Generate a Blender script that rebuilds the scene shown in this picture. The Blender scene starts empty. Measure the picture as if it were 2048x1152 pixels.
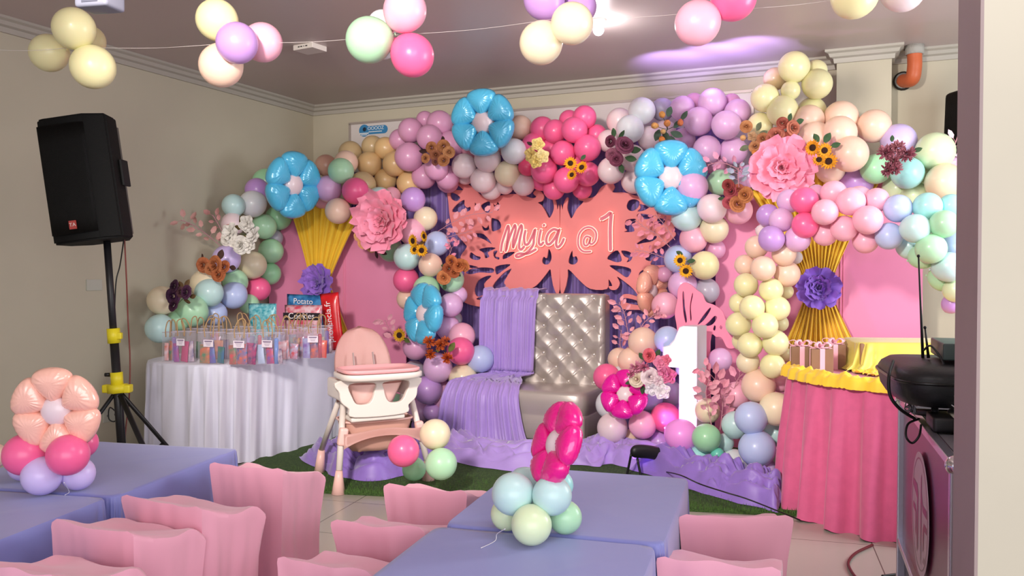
import bpy, bmesh, math, random
from mathutils import Vector, Matrix, noise
from math import sin, cos, pi, sqrt, atan2, radians as R
random.seed(7)
scene = bpy.context.scene
COL = scene.collection

# ------------------------------------------------------------------ camera
F = 1700.0; PITCH = 1.213
CAM = Vector((0, 0, 1.45))
cam_d = bpy.data.cameras.new('camera'); cam_d.sensor_width = 36; cam_d.lens = F/2048*36
cam_d.clip_start = .05
cam = bpy.data.objects.new('camera', cam_d); COL.objects.link(cam)
cam.location = CAM; cam.rotation_euler = (R(90-PITCH), 0, 0)
scene.camera = cam
scene.view_settings.view_transform = 'Standard'; scene.view_settings.look = 'None'
scene.view_settings.gamma = 1; scene.view_settings.use_curve_mapping = False
scene.view_settings.exposure = 0.24

def ray(px, py):
    x = (px-1024)/F; y = -(py-576)/F; p = R(PITCH)
    return Vector((x, cos(p)+y*sin(p), -sin(p)+y*cos(p)))
def at(px, py, Y):
    d = ray(px, py); return CAM + d*(Y/d.y)
def onz(px, py, z):
    d = ray(px, py); return CAM + d*((z-CAM.z)/d.z)
# room frame: corner C0, E along the back wall to the right, N out of the back wall into the room
C0 = Vector((-2.12, 9.10, 0)); E = Vector((.9157, -.4018, 0)); N = Vector((-.4018, -.9157, 0))
WR = atan2(E.y, E.x); CEIL = 3.19
def onwall(px, py, off):
    d = ray(px, py); t = (off - (CAM-C0).dot(N))/d.dot(N); P = CAM + d*t
    um = .20+.22*max(0, off-.6)
    if (P-C0).dot(E) < um: t = (um - (CAM-C0).dot(E))/d.dot(E); P = CAM + d*t   # keep clear of the left wall
    return P
def W(u, v, z=0): return C0 + E*u + N*v + Vector((0, 0, z))
def uv_of(P): return ((P-C0).dot(E), (P-C0).dot(N))

# ------------------------------------------------------------------ world and lights
def lin(c):
    if isinstance(c, str):
        c = tuple(int(c[i:i+2], 16)/255 for i in (0, 2, 4))
    return tuple(((v/12.92) if v <= .04045 else ((v+.055)/1.055)**2.4) for v in c)
w = bpy.data.worlds.new('world'); scene.world = w; w.use_nodes = True
w.node_tree.nodes['Background'].inputs[0].default_value = (*lin('e6e2ea'), 1)
w.node_tree.nodes['Background'].inputs[1].default_value = 1.0
def area(name, loc, target, size, power, col, sy=None):
    l = bpy.data.lights.new(name, 'AREA'); l.size = size; l.energy = power; l.color = col
    if sy: l.shape = 'RECTANGLE'; l.size_y = sy
    o = bpy.data.objects.new(name, l); COL.objects.link(o); o.location = loc
    o.rotation_euler = (Vector(target)-Vector(loc)).to_track_quat('-Z', 'Y').to_euler(); return o
area('fill_behind', (0.3, -1.9, 1.75), (0.1, 6, 1.5), 4.2, 105, (.97, .97, 1.0), 2.2)  # unseen fill added behind the camera to lift the room and ceiling
area('daylight_side', (3.9, 3.6, 2.1), (0.6, 6.2, 1.4), 1.3, 78, (.90, .97, 1.0), 1.6)
area('fill_overhead', (0.9, 1.6, 3.1), (0.6, 5.9, 0.6), 1.2, 34, (1, .95, .97))  # overhead fill added for the backdrop, not a real panel
def spot(name, loc, target, power, col, ang, blend=.5, rad=.03):
    l = bpy.data.lights.new(name, 'SPOT'); l.energy = power; l.color = col; l.spot_size = R(ang); l.spot_blend = blend; l.shadow_soft_size = rad
    o = bpy.data.objects.new(name, l); COL.objects.link(o); o.location = loc
    o.rotation_euler = (Vector(target)-Vector(loc)).to_track_quat('-Z', 'Y').to_euler(); return o

spot('key_spot', (-1.3, 0.8, 2.95), (0.5, 7.2, 1.2), 820, (1, .91, .84), 66, .55, .2)  # key from upper left, cone shaped to keep light off the foreground
# ------------------------------------------------------------------ materials
MATS = {}
def mat(name, col, rough=.6, metal=0, spec=.5, emit=None, es=1, alpha=1, coat=0, trans=0, ior=1.45, var=0, vscale=8, bump=0, bscale=40, sheen=0, sss=0, col2=None, wave=None):
    if name in MATS: return MATS[name]
    m = bpy.data.materials.new(name); m.use_nodes = True; MATS[name] = m
    nt = m.node_tree; b = nt.nodes['Principled BSDF']; c = lin(col)
    b.inputs['Base Color'].default_value = (*c, 1); b.inputs['Roughness'].default_value = rough
    b.inputs['Metallic'].default_value = metal; b.inputs['Specular IOR Level'].default_value = spec
    b.inputs['Alpha'].default_value = alpha; b.inputs['Coat Weight'].default_value = coat
    b.inputs['Coat Roughness'].default_value = .12
    b.inputs['Transmission Weight'].default_value = trans; b.inputs['IOR'].default_value = ior
    b.inputs['Sheen Weight'].default_value = sheen
    if sss: b.inputs['Subsurface Weight'].default_value = sss; b.inputs['Subsurface Scale'].default_value = .05
    if emit: b.inputs['Emission Color'].default_value = (*lin(emit), 1); b.inputs['Emission Strength'].default_value = es
    tc = None
    if var or bump or col2:
        tc = nt.nodes.new('ShaderNodeTexCoord')
    if var or col2:
        n = nt.nodes.new('ShaderNodeTexNoise'); n.inputs['Scale'].default_value = vscale; n.inputs['Detail'].default_value = 4
        nt.links.new(tc.outputs['Object'], n.inputs['Vector'])
        mx = nt.nodes.new('ShaderNodeMix'); mx.data_type = 'RGBA'
        rp = nt.nodes.new('ShaderNodeMapRange'); rp.inputs['From Min'].default_value = .35; rp.inputs['From Max'].default_value = .65
        nt.links.new(n.outputs['Fac'], rp.inputs['Value']); nt.links.new(rp.outputs['Result'], mx.inputs['Factor'])
        c2 = lin(col2) if col2 else tuple(v*(1-var) for v in c)
        mx.inputs['A'].default_value = (*c, 1); mx.inputs['B'].default_value = (*c2, 1)
        nt.links.new(mx.outputs['Result'], b.inputs['Base Color'])
    if bump:
        n2 = nt.nodes.new('ShaderNodeTexNoise'); n2.inputs['Scale'].default_value = bscale; n2.inputs['Detail'].default_value = 3
        nt.links.new(tc.outputs['Object'], n2.inputs['Vector'])
        bp = nt.nodes.new('ShaderNodeBump'); bp.inputs['Strength'].default_value = bump; bp.inputs['Distance'].default_value = .01
        nt.links.new(n2.outputs['Fac'], bp.inputs['Height']); nt.links.new(bp.outputs['Normal'], b.inputs['Normal'])
    return m

# ------------------------------------------------------------------ mesh helpers
def mesh_from(bm, name, m, smooth=True):
    bmesh.ops.recalc_face_normals(bm, faces=bm.faces[:]) if False else None
    me = bpy.data.meshes.new(name); bm.to_mesh(me); bm.free()
    if m: me.materials.append(m)
    if smooth: me.polygons.foreach_set('use_smooth', [True]*len(me.polygons))
    return me
def link(name, me, parent=None, loc=None, rot=None, scale=None):
    o = bpy.data.objects.new(name, me); COL.objects.link(o)
    if parent: o.parent = parent
    if loc is not None: o.location = loc
    if rot is not None: o.rotation_euler = rot
    if scale is not None: o.scale = scale if hasattr(scale, '__len__') else (scale,)*3
    return o
def obj(name, bm, m, parent=None, smooth=True, angle=None, **k):
    bmesh.ops.recalc_face_normals(bm, faces=bm.faces[:])
    me = mesh_from(bm, name, m, smooth)
    if smooth and angle is not None:
        me.set_sharp_from_angle(angle=R(angle))
    return link(name, me, parent, **k)
def tag(o, label, cat, group=None, kind=None):
    if label: o['label'] = label
    if cat: o['category'] = cat
    if group: o['group'] = group
    if kind: o['kind'] = kind
    return o
def thing(name, label, cat, loc=(0, 0, 0), rot=(0, 0, 0), group=None, scale=1):
    o = bpy.data.objects.new(name, None); COL.objects.link(o); o.empty_display_size = .05
    o.location = loc; o.rotation_euler = rot if hasattr(rot, '__len__') else (0, 0, rot); o.scale = (scale,)*3
    return tag(o, label, cat, group)
def struct(name, bm, m, smooth=False):
    o = obj(name, bm, m, smooth=smooth); o['kind'] = 'structure'; return o
def NB(): return bmesh.new()
def box(bm, c, s, rz=0, bev=0, M=None):
    r = bmesh.ops.create_cube(bm, size=1)
    vs = r['verts']
    bmesh.ops.scale(bm, vec=s, verts=vs)
    if bev:
        es = list({e for v in vs for e in v.link_edges})
        g = bmesh.ops.bevel(bm, geom=es, offset=bev, segments=3, affect='EDGES', profile=.6)
        vs = list({v for f in g['faces'] for v in f.verts} | {v for v in vs if v.is_valid})
    T = Matrix.Translation(c) @ Matrix.Rotation(rz, 4, 'Z')
    if M is not None: T = M @ T
    bmesh.ops.transform(bm, matrix=T, verts=vs)
    return vs
def surf(bm, fn, nu, nv, cu=False, cv=False):
    g = [[bm.verts.new(fn(i/(nu if cu else nu-1), j/(nv if cv else nv-1))) for j in range(nv)] for i in range(nu)]
    for i in range(nu if cu else nu-1):
        for j in range(nv if cv else nv-1):
            a, b, c, d = g[i][j], g[(i+1) % nu][j], g[(i+1) % nu][(j+1) % nv], g[i][(j+1) % nv]
            try: bm.faces.new((a, b, c, d))
            except ValueError: pass
    return g
def tube(bm, pts, r, seg=8, flat=1, cap=True):
    pts = [Vector(p) for p in pts]; n = len(pts); rings = []
    up = Vector((0, 0, 1)); prev = None
    for i, p in enumerate(pts):
        t = (pts[min(i+1, n-1)]-pts[max(i-1, 0)])
        if t.length < 1e-9: t = Vector((0, 0, 1))
        t.normalize()
        if prev is None:
            a = up if abs(t.dot(up)) < .9 else Vector((1, 0, 0)); x = t.cross(a).normalized()
        else:
            x = (prev - t*prev.dot(t))
            x = x.normalized() if x.length > 1e-6 else t.orthogonal().normalized()
        prev = x; y = t.cross(x).normalized(); rr = r[i] if hasattr(r, '__len__') else r
        rings.append([bm.verts.new(p + x*rr*cos(2*pi*k/seg) + y*rr*flat*sin(2*pi*k/seg)) for k in range(seg)])
    for i in range(n-1):
        for k in range(seg):
            bm.faces.new((rings[i][k], rings[i][(k+1) % seg], rings[i+1][(k+1) % seg], rings[i+1][k]))
    if cap:
        bm.faces.new(rings[0][::-1]); bm.faces.new(rings[-1])
def smoothpath(P, n=6, closed=False):
    P = [Vector(p) for p in P]; out = []; m = len(P)
    rng = range(m if closed else m-1)
    for i in rng:
        if closed: a, b, c, d = P[(i-1) % m], P[i], P[(i+1) % m], P[(i+2) % m]
        else: a, b, c, d = P[max(i-1, 0)], P[i], P[i+1], P[min(i+2, m-1)]
        for k in range(n):
            t = k/n
            out.append(.5*((2*b)+(c-a)*t+(2*a-5*b+4*c-d)*t*t+(3*b-a-3*c+d)*t**3))
    if not closed: out.append(P[-1])
    return out
def lathe(bm, prof, seg=24, M=None, cap=True):
    M = M or Matrix.Identity(4); rings = []
    for r, z in prof:
        rings.append([bm.verts.new(M @ Vector((max(r, 1e-4)*cos(2*pi*k/seg), max(r, 1e-4)*sin(2*pi*k/seg), z))) for k in range(seg)])
    for i in range(len(prof)-1):
        for k in range(seg):
            bm.faces.new((rings[i][k], rings[i][(k+1) % seg], rings[i+1][(k+1) % seg], rings[i+1][k]))
    if cap: bm.faces.new(rings[0][::-1]); bm.faces.new(rings[-1])
def cyl(bm, a, b, r, seg=16, r2=None):
    tube(bm, [a, b], [r, r if r2 is None else r2], seg)
def ball(bm, c, r, seg=20, s=(1, 1, 1)):
    g = bmesh.ops.create_uvsphere(bm, u_segments=seg, v_segments=max(8, seg*2//3), radius=r)
    bmesh.ops.scale(bm, vec=s, verts=g['verts']); bmesh.ops.translate(bm, vec=c, verts=g['verts'])
def prism(bm, pts, thick, M=None):
    """pts 2D (x,z) outline; extruded along y from 0 to thick"""
    M = M or Matrix.Identity(4)
    a = [bm.verts.new(M @ Vector((x, 0, z))) for x, z in pts]; b = [bm.verts.new(M @ Vector((x, thick, z))) for x, z in pts]
    bm.faces.new(a); bm.faces.new(b[::-1]); n = len(pts)
    for i in range(n): bm.faces.new((a[i], b[i], b[(i+1) % n], a[(i+1) % n]))
def fillmesh(name, loops, thick, m, smooth_loops=True, parent=None, res=4, bevel=0, **k):
    """cut-out board from closed 2D loops (first is the outline, others holes); lies in local xz plane"""
    cu = bpy.data.curves.new(name+'_c', 'CURVE'); cu.dimensions = '2D'; cu.fill_mode = 'BOTH'; cu.extrude = thick/2; cu.bevel_depth = bevel; cu.bevel_resolution = 1
    for L in loops:
        pts = smoothpath([(x, z, 0) for x, z in L], res, True) if smooth_loops else [Vector((x, z, 0)) for x, z in L]
        s = cu.splines.new('POLY'); s.points.add(len(pts)-1); s.use_cyclic_u = True
        for q, p in zip(s.points, pts): q.co = (p.x, p.y, 0, 1)
    tmp = bpy.data.objects.new('tmp', cu); COL.objects.link(tmp)
    dg = bpy.context.evaluated_depsgraph_get(); me = bpy.data.meshes.new_from_object(tmp.evaluated_get(dg))
    bpy.data.objects.remove(tmp); bpy.data.curves.remove(cu)
    me.transform(Matrix.Rotation(R(90), 4, 'X')); me.name = name
    me.materials.clear(); me.materials.append(m)
    return link(name, me, parent, **k)
def textmesh(name, body, size, m, parent=None, thick=.001, align='CENTER', sx=1, **k):
    cu = bpy.data.curves.new(name+'_c', 'FONT'); cu.body = body; cu.size = size; cu.extrude = thick; cu.align_x = align; cu.align_y = 'CENTER'
    tmp = bpy.data.objects.new('tmp', cu); COL.objects.link(tmp)
    dg = bpy.context.evaluated_depsgraph_get(); me = bpy.data.meshes.new_from_object(tmp.evaluated_get(dg))
    bpy.data.objects.remove(tmp); bpy.data.curves.remove(cu)
    me.transform(Matrix.Rotation(R(90), 4, 'X') @ Matrix.Diagonal((sx, 1, 1, 1))); me.name = name
    me.materials.clear(); me.materials.append(m)
    return link(name, me, parent, **k)
def copy_tree(o, parent=None):
    c = o.copy(); COL.objects.link(c)
    if parent: c.parent = parent
    for ch in list(o.children): copy_tree(ch, c)
    return c
def nz(x, y, z=0, s=1): return noise.noise(Vector((x*s, y*s, z*s)))

# ------------------------------------------------------------------ the room
m_wall = mat('cream painted wall', 'c4bca6', .8, var=.06, vscale=1.2)
m_ceil = mat('satin ceiling paint', 'c6b6b2', .38, var=.05, vscale=.8)
m_trim = mat('white cornice paint', 'b2aca0', .5)
def floor_mat():
    m = mat('glossy beige floor tile', 'a39c92', .22, var=.06, vscale=3); nt = m.node_tree; b = nt.nodes['Principled BSDF']
    tc = nt.nodes.new('ShaderNodeTexCoord'); mp = nt.nodes.new('ShaderNodeMapping'); mp.inputs['Rotation'].default_value = (0, 0, R(16))
    br = nt.nodes.new('ShaderNodeTexBrick'); br.offset = 0; br.inputs['Scale'].default_value = 1
    br.inputs['Brick Width'].default_value = .6; br.inputs['Row Height'].default_value = .6; br.inputs['Mortar Size'].default_value = .003
    br.inputs['Color1'].default_value = (*lin('a8a197'), 1); br.inputs['Color2'].default_value = (*lin('a39c92'), 1); br.inputs['Mortar'].default_value = (*lin('5b564f'), 1)
    nt.links.new(tc.outputs['Object'], mp.inputs['Vector']); nt.links.new(mp.outputs['Vector'], br.inputs['Vector']); nt.links.new(br.outputs['Color'], b.inputs['Base Color'])
    return m
def slab(name, c, u0, u1, v0, v1, z0, z1, m):
    bm = NB(); P = [W(u0, v0), W(u1, v0), W(u1, v1), W(u0, v1)]
    a = [bm.verts.new((p.x, p.y, z0)) for p in P]; b = [bm.verts.new((p.x, p.y, z1)) for p in P]
    bm.faces.new(a[::-1]); bm.faces.new(b)
    for i in range(4): bm.faces.new((a[i], a[(i+1) % 4], b[(i+1) % 4], b[i]))
    return struct(name, bm, m)
slab('floor', 0, -.2, 9.5, -.2, 11.5, -.1, 0, floor_mat())
slab('ceiling', 0, -.2, 9.5, -.2, 11.5, CEIL, CEIL+.1, m_ceil)
slab('wall_back', 0, -.2, 9.5, -.2, 0, 0, CEIL, m_wall)
slab('wall_left', 0, -.2, 0, 0, 11.5, 0, CEIL, m_wall)
# square column on the back wall with its own cornice
uc0 = uv_of(onwall(1673, 200, .22))[0]; uc1 = uv_of(onwall(1783, 200, .22))[0]
slab('wall_column', 0, uc0, uc1, 0, .22, 0, CEIL, m_wall)
def cornice(name, path):
    bm = NB(); prof = [(0, 0), (.085, 0), (.085, -.018), (.06, -.03), (.05, -.055), (.025, -.065), (.02, -.1), (0, -.1)]
    rings = []
    for (u, v), (nu, nv) in path:
        rings.append([bm.verts.new(W(u+nu*a, v+nv*a, CEIL+b)) for a, b in prof])
    for i in range(len(rings)-1):
        for k in range(len(prof)-1):
            bm.faces.new((rings[i][k], rings[i+1][k], rings[i+1][k+1], rings[i][k+1]))
    for r in (rings[0], rings[-1]): bm.faces.new(r)
    return struct(name, bm, m_trim)
cornice('trim_1', [((0, 11), (1, 0)), ((0, 0), (1, 1)), ((uc0, 0), (-.0, 1))])
cornice('trim_2', [((uc0, 0), (-1, 0)), ((uc0, .22), (-1, 1)), ((uc1, .22), (1, 1)), ((uc1, 0), (1, 1)), ((9.4, 0), (0, 1))])
# near pillar at the right of the frame
PX = at(1962, 576, 1.62); PXf = at(1917, 576, 1.86)
d = Vector((PXf.x-PX.x, PXf.y-PX.y, 0)); bm = NB()
P = [Vector((PX.x, PX.y, 0)), Vector((PX.x+1.2, PX.y+.12, 0)), Vector((PX.x+1.2+d.x, PX.y+.12+d.y, 0)), Vector((PXf.x, PXf.y, 0))]
a = [bm.verts.new((p.x, p.y, 0)) for p in P]; b = [bm.verts.new((p.x, p.y, CEIL)) for p in P]
bm.faces.new(a[::-1]); bm.faces.new(b)
for i in range(4): bm.faces.new((a[i], a[(i+1) % 4], b[(i+1) % 4], b[i]))
struct('wall_right', bm, mat('pale cream pillar paint', 'c2bcaa', .7, var=.05, vscale=2))
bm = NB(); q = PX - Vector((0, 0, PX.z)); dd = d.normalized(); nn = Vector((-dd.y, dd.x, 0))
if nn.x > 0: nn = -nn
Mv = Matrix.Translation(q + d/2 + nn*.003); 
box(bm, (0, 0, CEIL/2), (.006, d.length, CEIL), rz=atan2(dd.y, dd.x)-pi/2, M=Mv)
struct('jamb_shade', bm, mat('mauve grey jamb shading', '9e8c8a', .6, var=.08, vscale=3))  # thin sheet on the jamb, its shade painted in as a darker colour
# artificial grass
bm = NB(); gl = [onz(560, 983, 0), onz(763, 993, 0)]; dr = (gl[1]-gl[0]).normalized()
g0 = gl[0]-dr*.35; g1 = gl[0]+dr*3.55
back0 = W(.35, .02); 
pts = [g0, g1, W(uv_of(g1)[0]+.5, .35), W(.12, .35)]
prev = [bm.verts.new((p.x, p.y, .018)) for p in pts]; lo = [bm.verts.new((p.x, p.y, 0.001)) for p in pts]
bm.faces.new(prev)
for i in range(4): bm.faces.new((lo[i], lo[(i+1) % 4], prev[(i+1) % 4], prev[i]))
rug = obj('artificial_grass_mat', bm, mat('green artificial grass', '2f4a22', .95, col2='4d6a30', vscale=90, bump=1, bscale=220), smooth=False)
tag(rug, 'dark green artificial grass mat under the throne and high chair', 'grass mat')
def tuft():
    bm = NB()
    for k in range(9000):
        t = random.random(); s = random.random()**3*.6
        p = g0.lerp(g1, t); q = p + Vector((.28, .96, 0))*s
        a = random.random()*6.28; h = .012+.014*random.random(); w_ = .0016
        x = Vector((cos(a)*w_, sin(a)*w_, 0)); tip = q+Vector((random.uniform(-.008, .008), random.uniform(-.008, .008), .018+h))
        bm.faces.new((bm.verts.new(q+x+Vector((0, 0, .017))), bm.verts.new(q-x+Vector((0, 0, .017))), bm.verts.new(tip)))
    o = obj('grass_blades', bm, mat('grass blade green', '4c7030', .8), rug, smooth=False); o['kind'] = 'stuff'
tuft()
# ------------------------------------------------------------------ balloons
BC = {'YEL': ('e8e0a4', 'pale yellow'), 'CRM': ('ead9b4', 'cream'), 'PCH': ('eec6ac', 'peach'), 'MUS': ('e0b878', 'mustard yellow'), 'DUL': ('c8ab78', 'dull tan yellow'),
      'MAU': ('d894bc', 'mauve pink'), 'HOT': ('f5528c', 'hot pink'), 'RED': ('ee3a6c', 'deep red-pink'), 'WPK': ('e8cfd2', 'pinkish white'), 'WHT': ('e2e4e8', 'white'),
      'LIL': ('dba8d8', 'lilac pink'), 'PUR': ('b988d2', 'purple'), 'PNK': ('f2a8c0', 'light pink'), 'MNT': ('a8dcae', 'mint green'), 'GRN': ('94d4a0', 'green'),
      'AQU': ('b8dcda', 'pale aqua'), 'BLU': ('b0c0ec', 'periwinkle blue'), 'SKY': ('a0e4e0', 'bright aqua'), 'TEA': ('5cc8b0', 'teal'), 'LAV': ('cbb8ee', 'lavender'),
      'GRY': ('aaa4b6', 'greyish lilac'), 'PGR': ('d4e8b8', 'pale green'), 'MAG': ('f890ea', 'magenta-lit pink'), 'TAN': ('d4a088', 'tan')}  # MAG has the magenta glow of the uplight painted into its colour
BMESH = {}
def balloon_mesh(key):
    if key in BMESH: return BMESH[key]
    c, nm = BC[key]
    c = ''.join('%02x' % int(round(int(c[i:i+2], 16)*.87+255*.13)) for i in (0, 2, 4))
    m = mat(nm+' latex', c, .32, spec=.45, sss=.12, coat=.12)
    bm = NB(); prof = []
    for i in range(19):
        t = pi*i/18*.955
        z = -cos(t); r = sin(t)
        if z > 0: r *= (1-.10*z*z); z *= 1.10
        prof.append((r, z))
    prof += [(.055, 1.12), (.04, 1.15), (.075, 1.17), (.085, 1.2), (.06, 1.22)]
    lathe(bm, prof, 30, Matrix.Rotation(R(-90), 4, 'X'))   # knot towards +Y
    bmesh.ops.recalc_face_normals(bm, faces=bm.faces[:])
    BMESH[key] = mesh_from(bm, 'balloon', m); return BMESH[key]
# x y radius colour layer (0 back .. 4 front), in the frame of the photograph
GAR = {
 'left arch': (.80, """532 364 27 GRN 0;514 380 24 PUR 1;505 408 27 WHT 3;467 411 23 AQU 1;465 448 23 WPK 2;528 453 25 MNT 3;556 436 25 GRN 1;549 476 17 GRY 0;542 502 25 MNT 2;453 518 28 LAV 2;505 530 28 CRM 3;540 547 22 GRN 0;517 578 24 HOT 1;411 568 30 CRM 2;418 585 28 AQU 4;470 563 25 MNT 2;467 591 27 BLU 3;324 601 29 CRM 2;383 622 32 MNT 3;320 657 29 AQU 3;430 627 24 BLU 2;498 608 20 MNT 0;357 640 22 MNT 1;652 331 22 TAN 0;682 342 26 MNT 2;692 325 24 PCH 1;657 378 27 LIL 3;646 395 23 PNK 0;711 382 27 HOT 3;725 370 27 DUL 0;676 422 26 PCH 4"""),
 'top garland': (.46, """701 306 24 DUL 1;745 293 22 DUL 0;771 297 23 MUS 1;739 328 25 MUS 2;790 328 25 MUS 2;771 360 23 MUS 1;818 367 25 MUS 1;750 385 20 DUL 0;
 821 261 25 MAU 2;859 275 26 MAU 3;879 247 26 MAU 1;850 240 18 MAU 0;800 280 22 MAU 1;818 314 29 MAU 3;901 290 28 MAU 1;873 336 25 MAU 2;848 353 25 MAU 1;895 355 24 MAU 1;896 364 22 MAU 0;
 1041 255 24 PCH 1;1028 303 26 WHT 3;975 318 27 WPK 3;928 332 25 WPK 3;966 360 26 WPK 2;1015 347 26 CRM 2;1047 369 23 WPK 1;930 350 19 WPK 0;982 378 22 WPK 0;1010 371 18 WPK 0;945 298 22 PNK 0;1000 290 20 WPK 0;
 1085 258 25 HOT 1;1110 263 24 HOT 2;1149 260 26 HOT 3;1169 235 24 HOT 2;1138 240 20 HOT 0;1193 270 21 HOT 1;1067 290 24 HOT 1;1100 298 20 HOT 1;1126 306 25 HOT 3;1175 296 27 HOT 3;1088 340 27 HOT 3;1054 334 18 RED 2;1133 360 26 HOT 3;1175 348 25 HOT 2;1108 378 22 HOT 1;1082 362 20 HOT 0;1164 378 20 HOT 0;1150 325 22 HOT 1;
 1239 242 26 WPK 1;1284 222 27 WHT 2;1260 258 28 WHT 3;1325 219 23 GRY 0;1365 217 25 LIL 2;1216 282 22 WPK 1;1300 277 25 WPK 1;1264 316 27 WPK 2;1222 341 27 WPK 3;1267 362 25 WPK 1;1425 204 28 LIL 2;1397 243 29 LIL 3;1453 250 29 LIL 4;1475 224 26 LIL 2;1388 206 20 MAU 0;1463 205 18 MAU 0;1367 280 24 LIL 1;1414 299 28 LIL 3;1467 302 28 LIL 2;1433 327 22 MAU 1;1330 262 22 WPK 0"""),
 'right end of the top garland': (.52, """1588 134 31 YEL 3;1632 142 22 YEL 1;1634 168 30 YEL 2;1550 158 23 DUL 1;1581 181 19 YEL 3;1530 196 28 YEL 3;1565 222 31 YEL 3;1623 224 29 YEL 1;1520 250 25 YEL 2;1618 240 30 PCH 2;1682 236 34 PCH 2;1679 266 34 PCH 3;1748 252 33 PCH 2;1700 308 36 PCH 4;1630 275 32 PCH 2;1661 338 29 PCH 2;1798 282 34 LAV 2;1870 303 38 PGR 3;1752 338 30 GRN 3;1815 346 32 SKY 4;1890 365 38 CRM 4;1845 345 25 PGR 1;1714 365 32 PUR 1;1795 378 30 PGR 1;1912 330 20 LIL 2;1830 392 28 PGR 2"""),
 'garland between the throne and high chair': (.66, """758 400 26 AQU 1;826 399 25 PUR 2;784 392 18 PNK 0;851 437 24 CRM 1;824 464 27 PNK 2;781 500 24 GRN 0;814 514 27 AQU 3;874 487 25 BLU 1;861 530 24 PCH 3;812 560 26 HOT 2;853 578 27 MNT 3;903 560 25 MNT 2;917 590 18 LIL 1;902 610 24 LIL 2;815 598 22 PCH 1;896 655 25 LIL 1;910 638 15 GRY 0;831 694 26 MAU 3;924 672 27 PNK 2;921 702 28 HOT 3;960 718 28 BLU 2;876 736 30 LIL 4;926 756 29 CRM 3;856 780 29 PUR 4;890 792 28 MAU 2;828 745 24 GRY 1;834 792 22 MAU 1;840 823 25 LIL 2;865 824 19 PUR 3;842 852 20 PUR 1;789 812 26 GRN 2;749 816 25 SKY 2"""),
 'garland right of the butterfly': (.62, """1385 374 31 LIL 4;1440 365 26 MNT 1;1374 433 30 AQU 3;1424 417 29 WPK 4;1428 458 29 CRM 2;1500 354 25 LIL 1;1477 421 28 PNK 2;1387 478 28 PNK 2;1356 518 28 BLU 2;1409 531 29 YEL 3;1431 499 20 MAU 0;1365 570 29 LIL 2;1329 549 16 MAU 0;1413 582 26 GRY 1;1330 611 27 PNK 3"""),
 'pile right of the throne': (1.0, """1286 684 30 PCH 1;1335 679 27 BLU 2;1261 721 26 PCH 1;1238 717 22 PCH 0;1213 754 27 HOT 2;1240 752 20 WHT 1;1221 809 30 WHT 2;1298 795 28 BLU 2;1225 856 31 WPK 4;1285 850 28 PNK 4;1331 835 30 HOT 3;1340 788 27 GRY 0;1366 823 20 PUR 0;1364 739 13 AQU 0;1262 888 30 PCH 2;1319 885 28 PUR 2;1440 720 24 LIL 0"""),
 'cake table arch': (1.62, """1536 431 23 PUR 1;1562 440 24 LIL 2;1543 478 26 PUR 3;1526 462 14 WPK 0;1578 402 24 LIL 1;1609 401 27 HOT 3;1632 388 19 MAU 1;1610 450 26 HOT 3;1595 478 26 LIL 2;1667 387 26 PNK 2;1650 424 26 PNK 4;1702 403 28 PNK 3;1718 398 26 PNK 2;1650 468 24 PNK 2;1688 457 26 PNK 3;1736 440 29 PNK 4;1754 400 24 PNK 2;1731 482 25 PNK 2;1796 417 28 BLU 3;1778 472 27 BLU 3;1855 413 28 SKY 3;1831 457 29 AQU 4;1820 493 26 AQU 1;1888 448 28 MNT 4;1862 497 30 MNT 4;1845 512 26 MNT 1;1902 412 24 SKY 2;1897 534 30 AQU 3;1886 556 27 MNT 1;1905 490 26 BLU 1;1912 580 25 PGR 2;1903 608 19 PUR 1"""),
 'pale column of the cake table arch': (1.5, """1513 494 23 PCH 2;1568 508 24 PCH 3;1592 515 13 WHT 0;1490 530 21 PCH 1;1526 537 25 PCH 4;1574 548 26 PCH 2;1492 570 24 YEL 2;1542 580 24 YEL 3;1572 583 15 YEL 0;1478 607 20 YEL 1;1504 615 25 YEL 4;1555 617 25 YEL 3;1477 649 25 YEL 2;1530 651 26 YEL 4;1560 647 17 YEL 0;1500 690 25 YEL 3;1551 686 26 YEL 3;1484 682 20 YEL 0;1496 724 23 CRM 2;1545 732 25 YEL 3;1570 710 15 YEL 0;1517 772 34 PCH 2;1560 765 20 PNK 0;1552 818 34 CRM 3;1502 836 33 BLU 4;1514 897 37 BLU 4;1552 868 25 AQU 1;1558 915 19 PGR 0;1522 942 32 LAV 3;1471 850 28 AQU 1"""),
 'small bunch behind the black stage light': (1.35, """1363 871 33 MAG 3;1413 876 29 GRN 4;1450 885 18 AQU 2;1435 909 14 TEA 4;1398 915 24 SKY 3;1424 933 26 AQU 2;1468 926 28 WHT 2;1415 822 25 CRM 1;1474 790 27 PNK 1"""),
}
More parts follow.
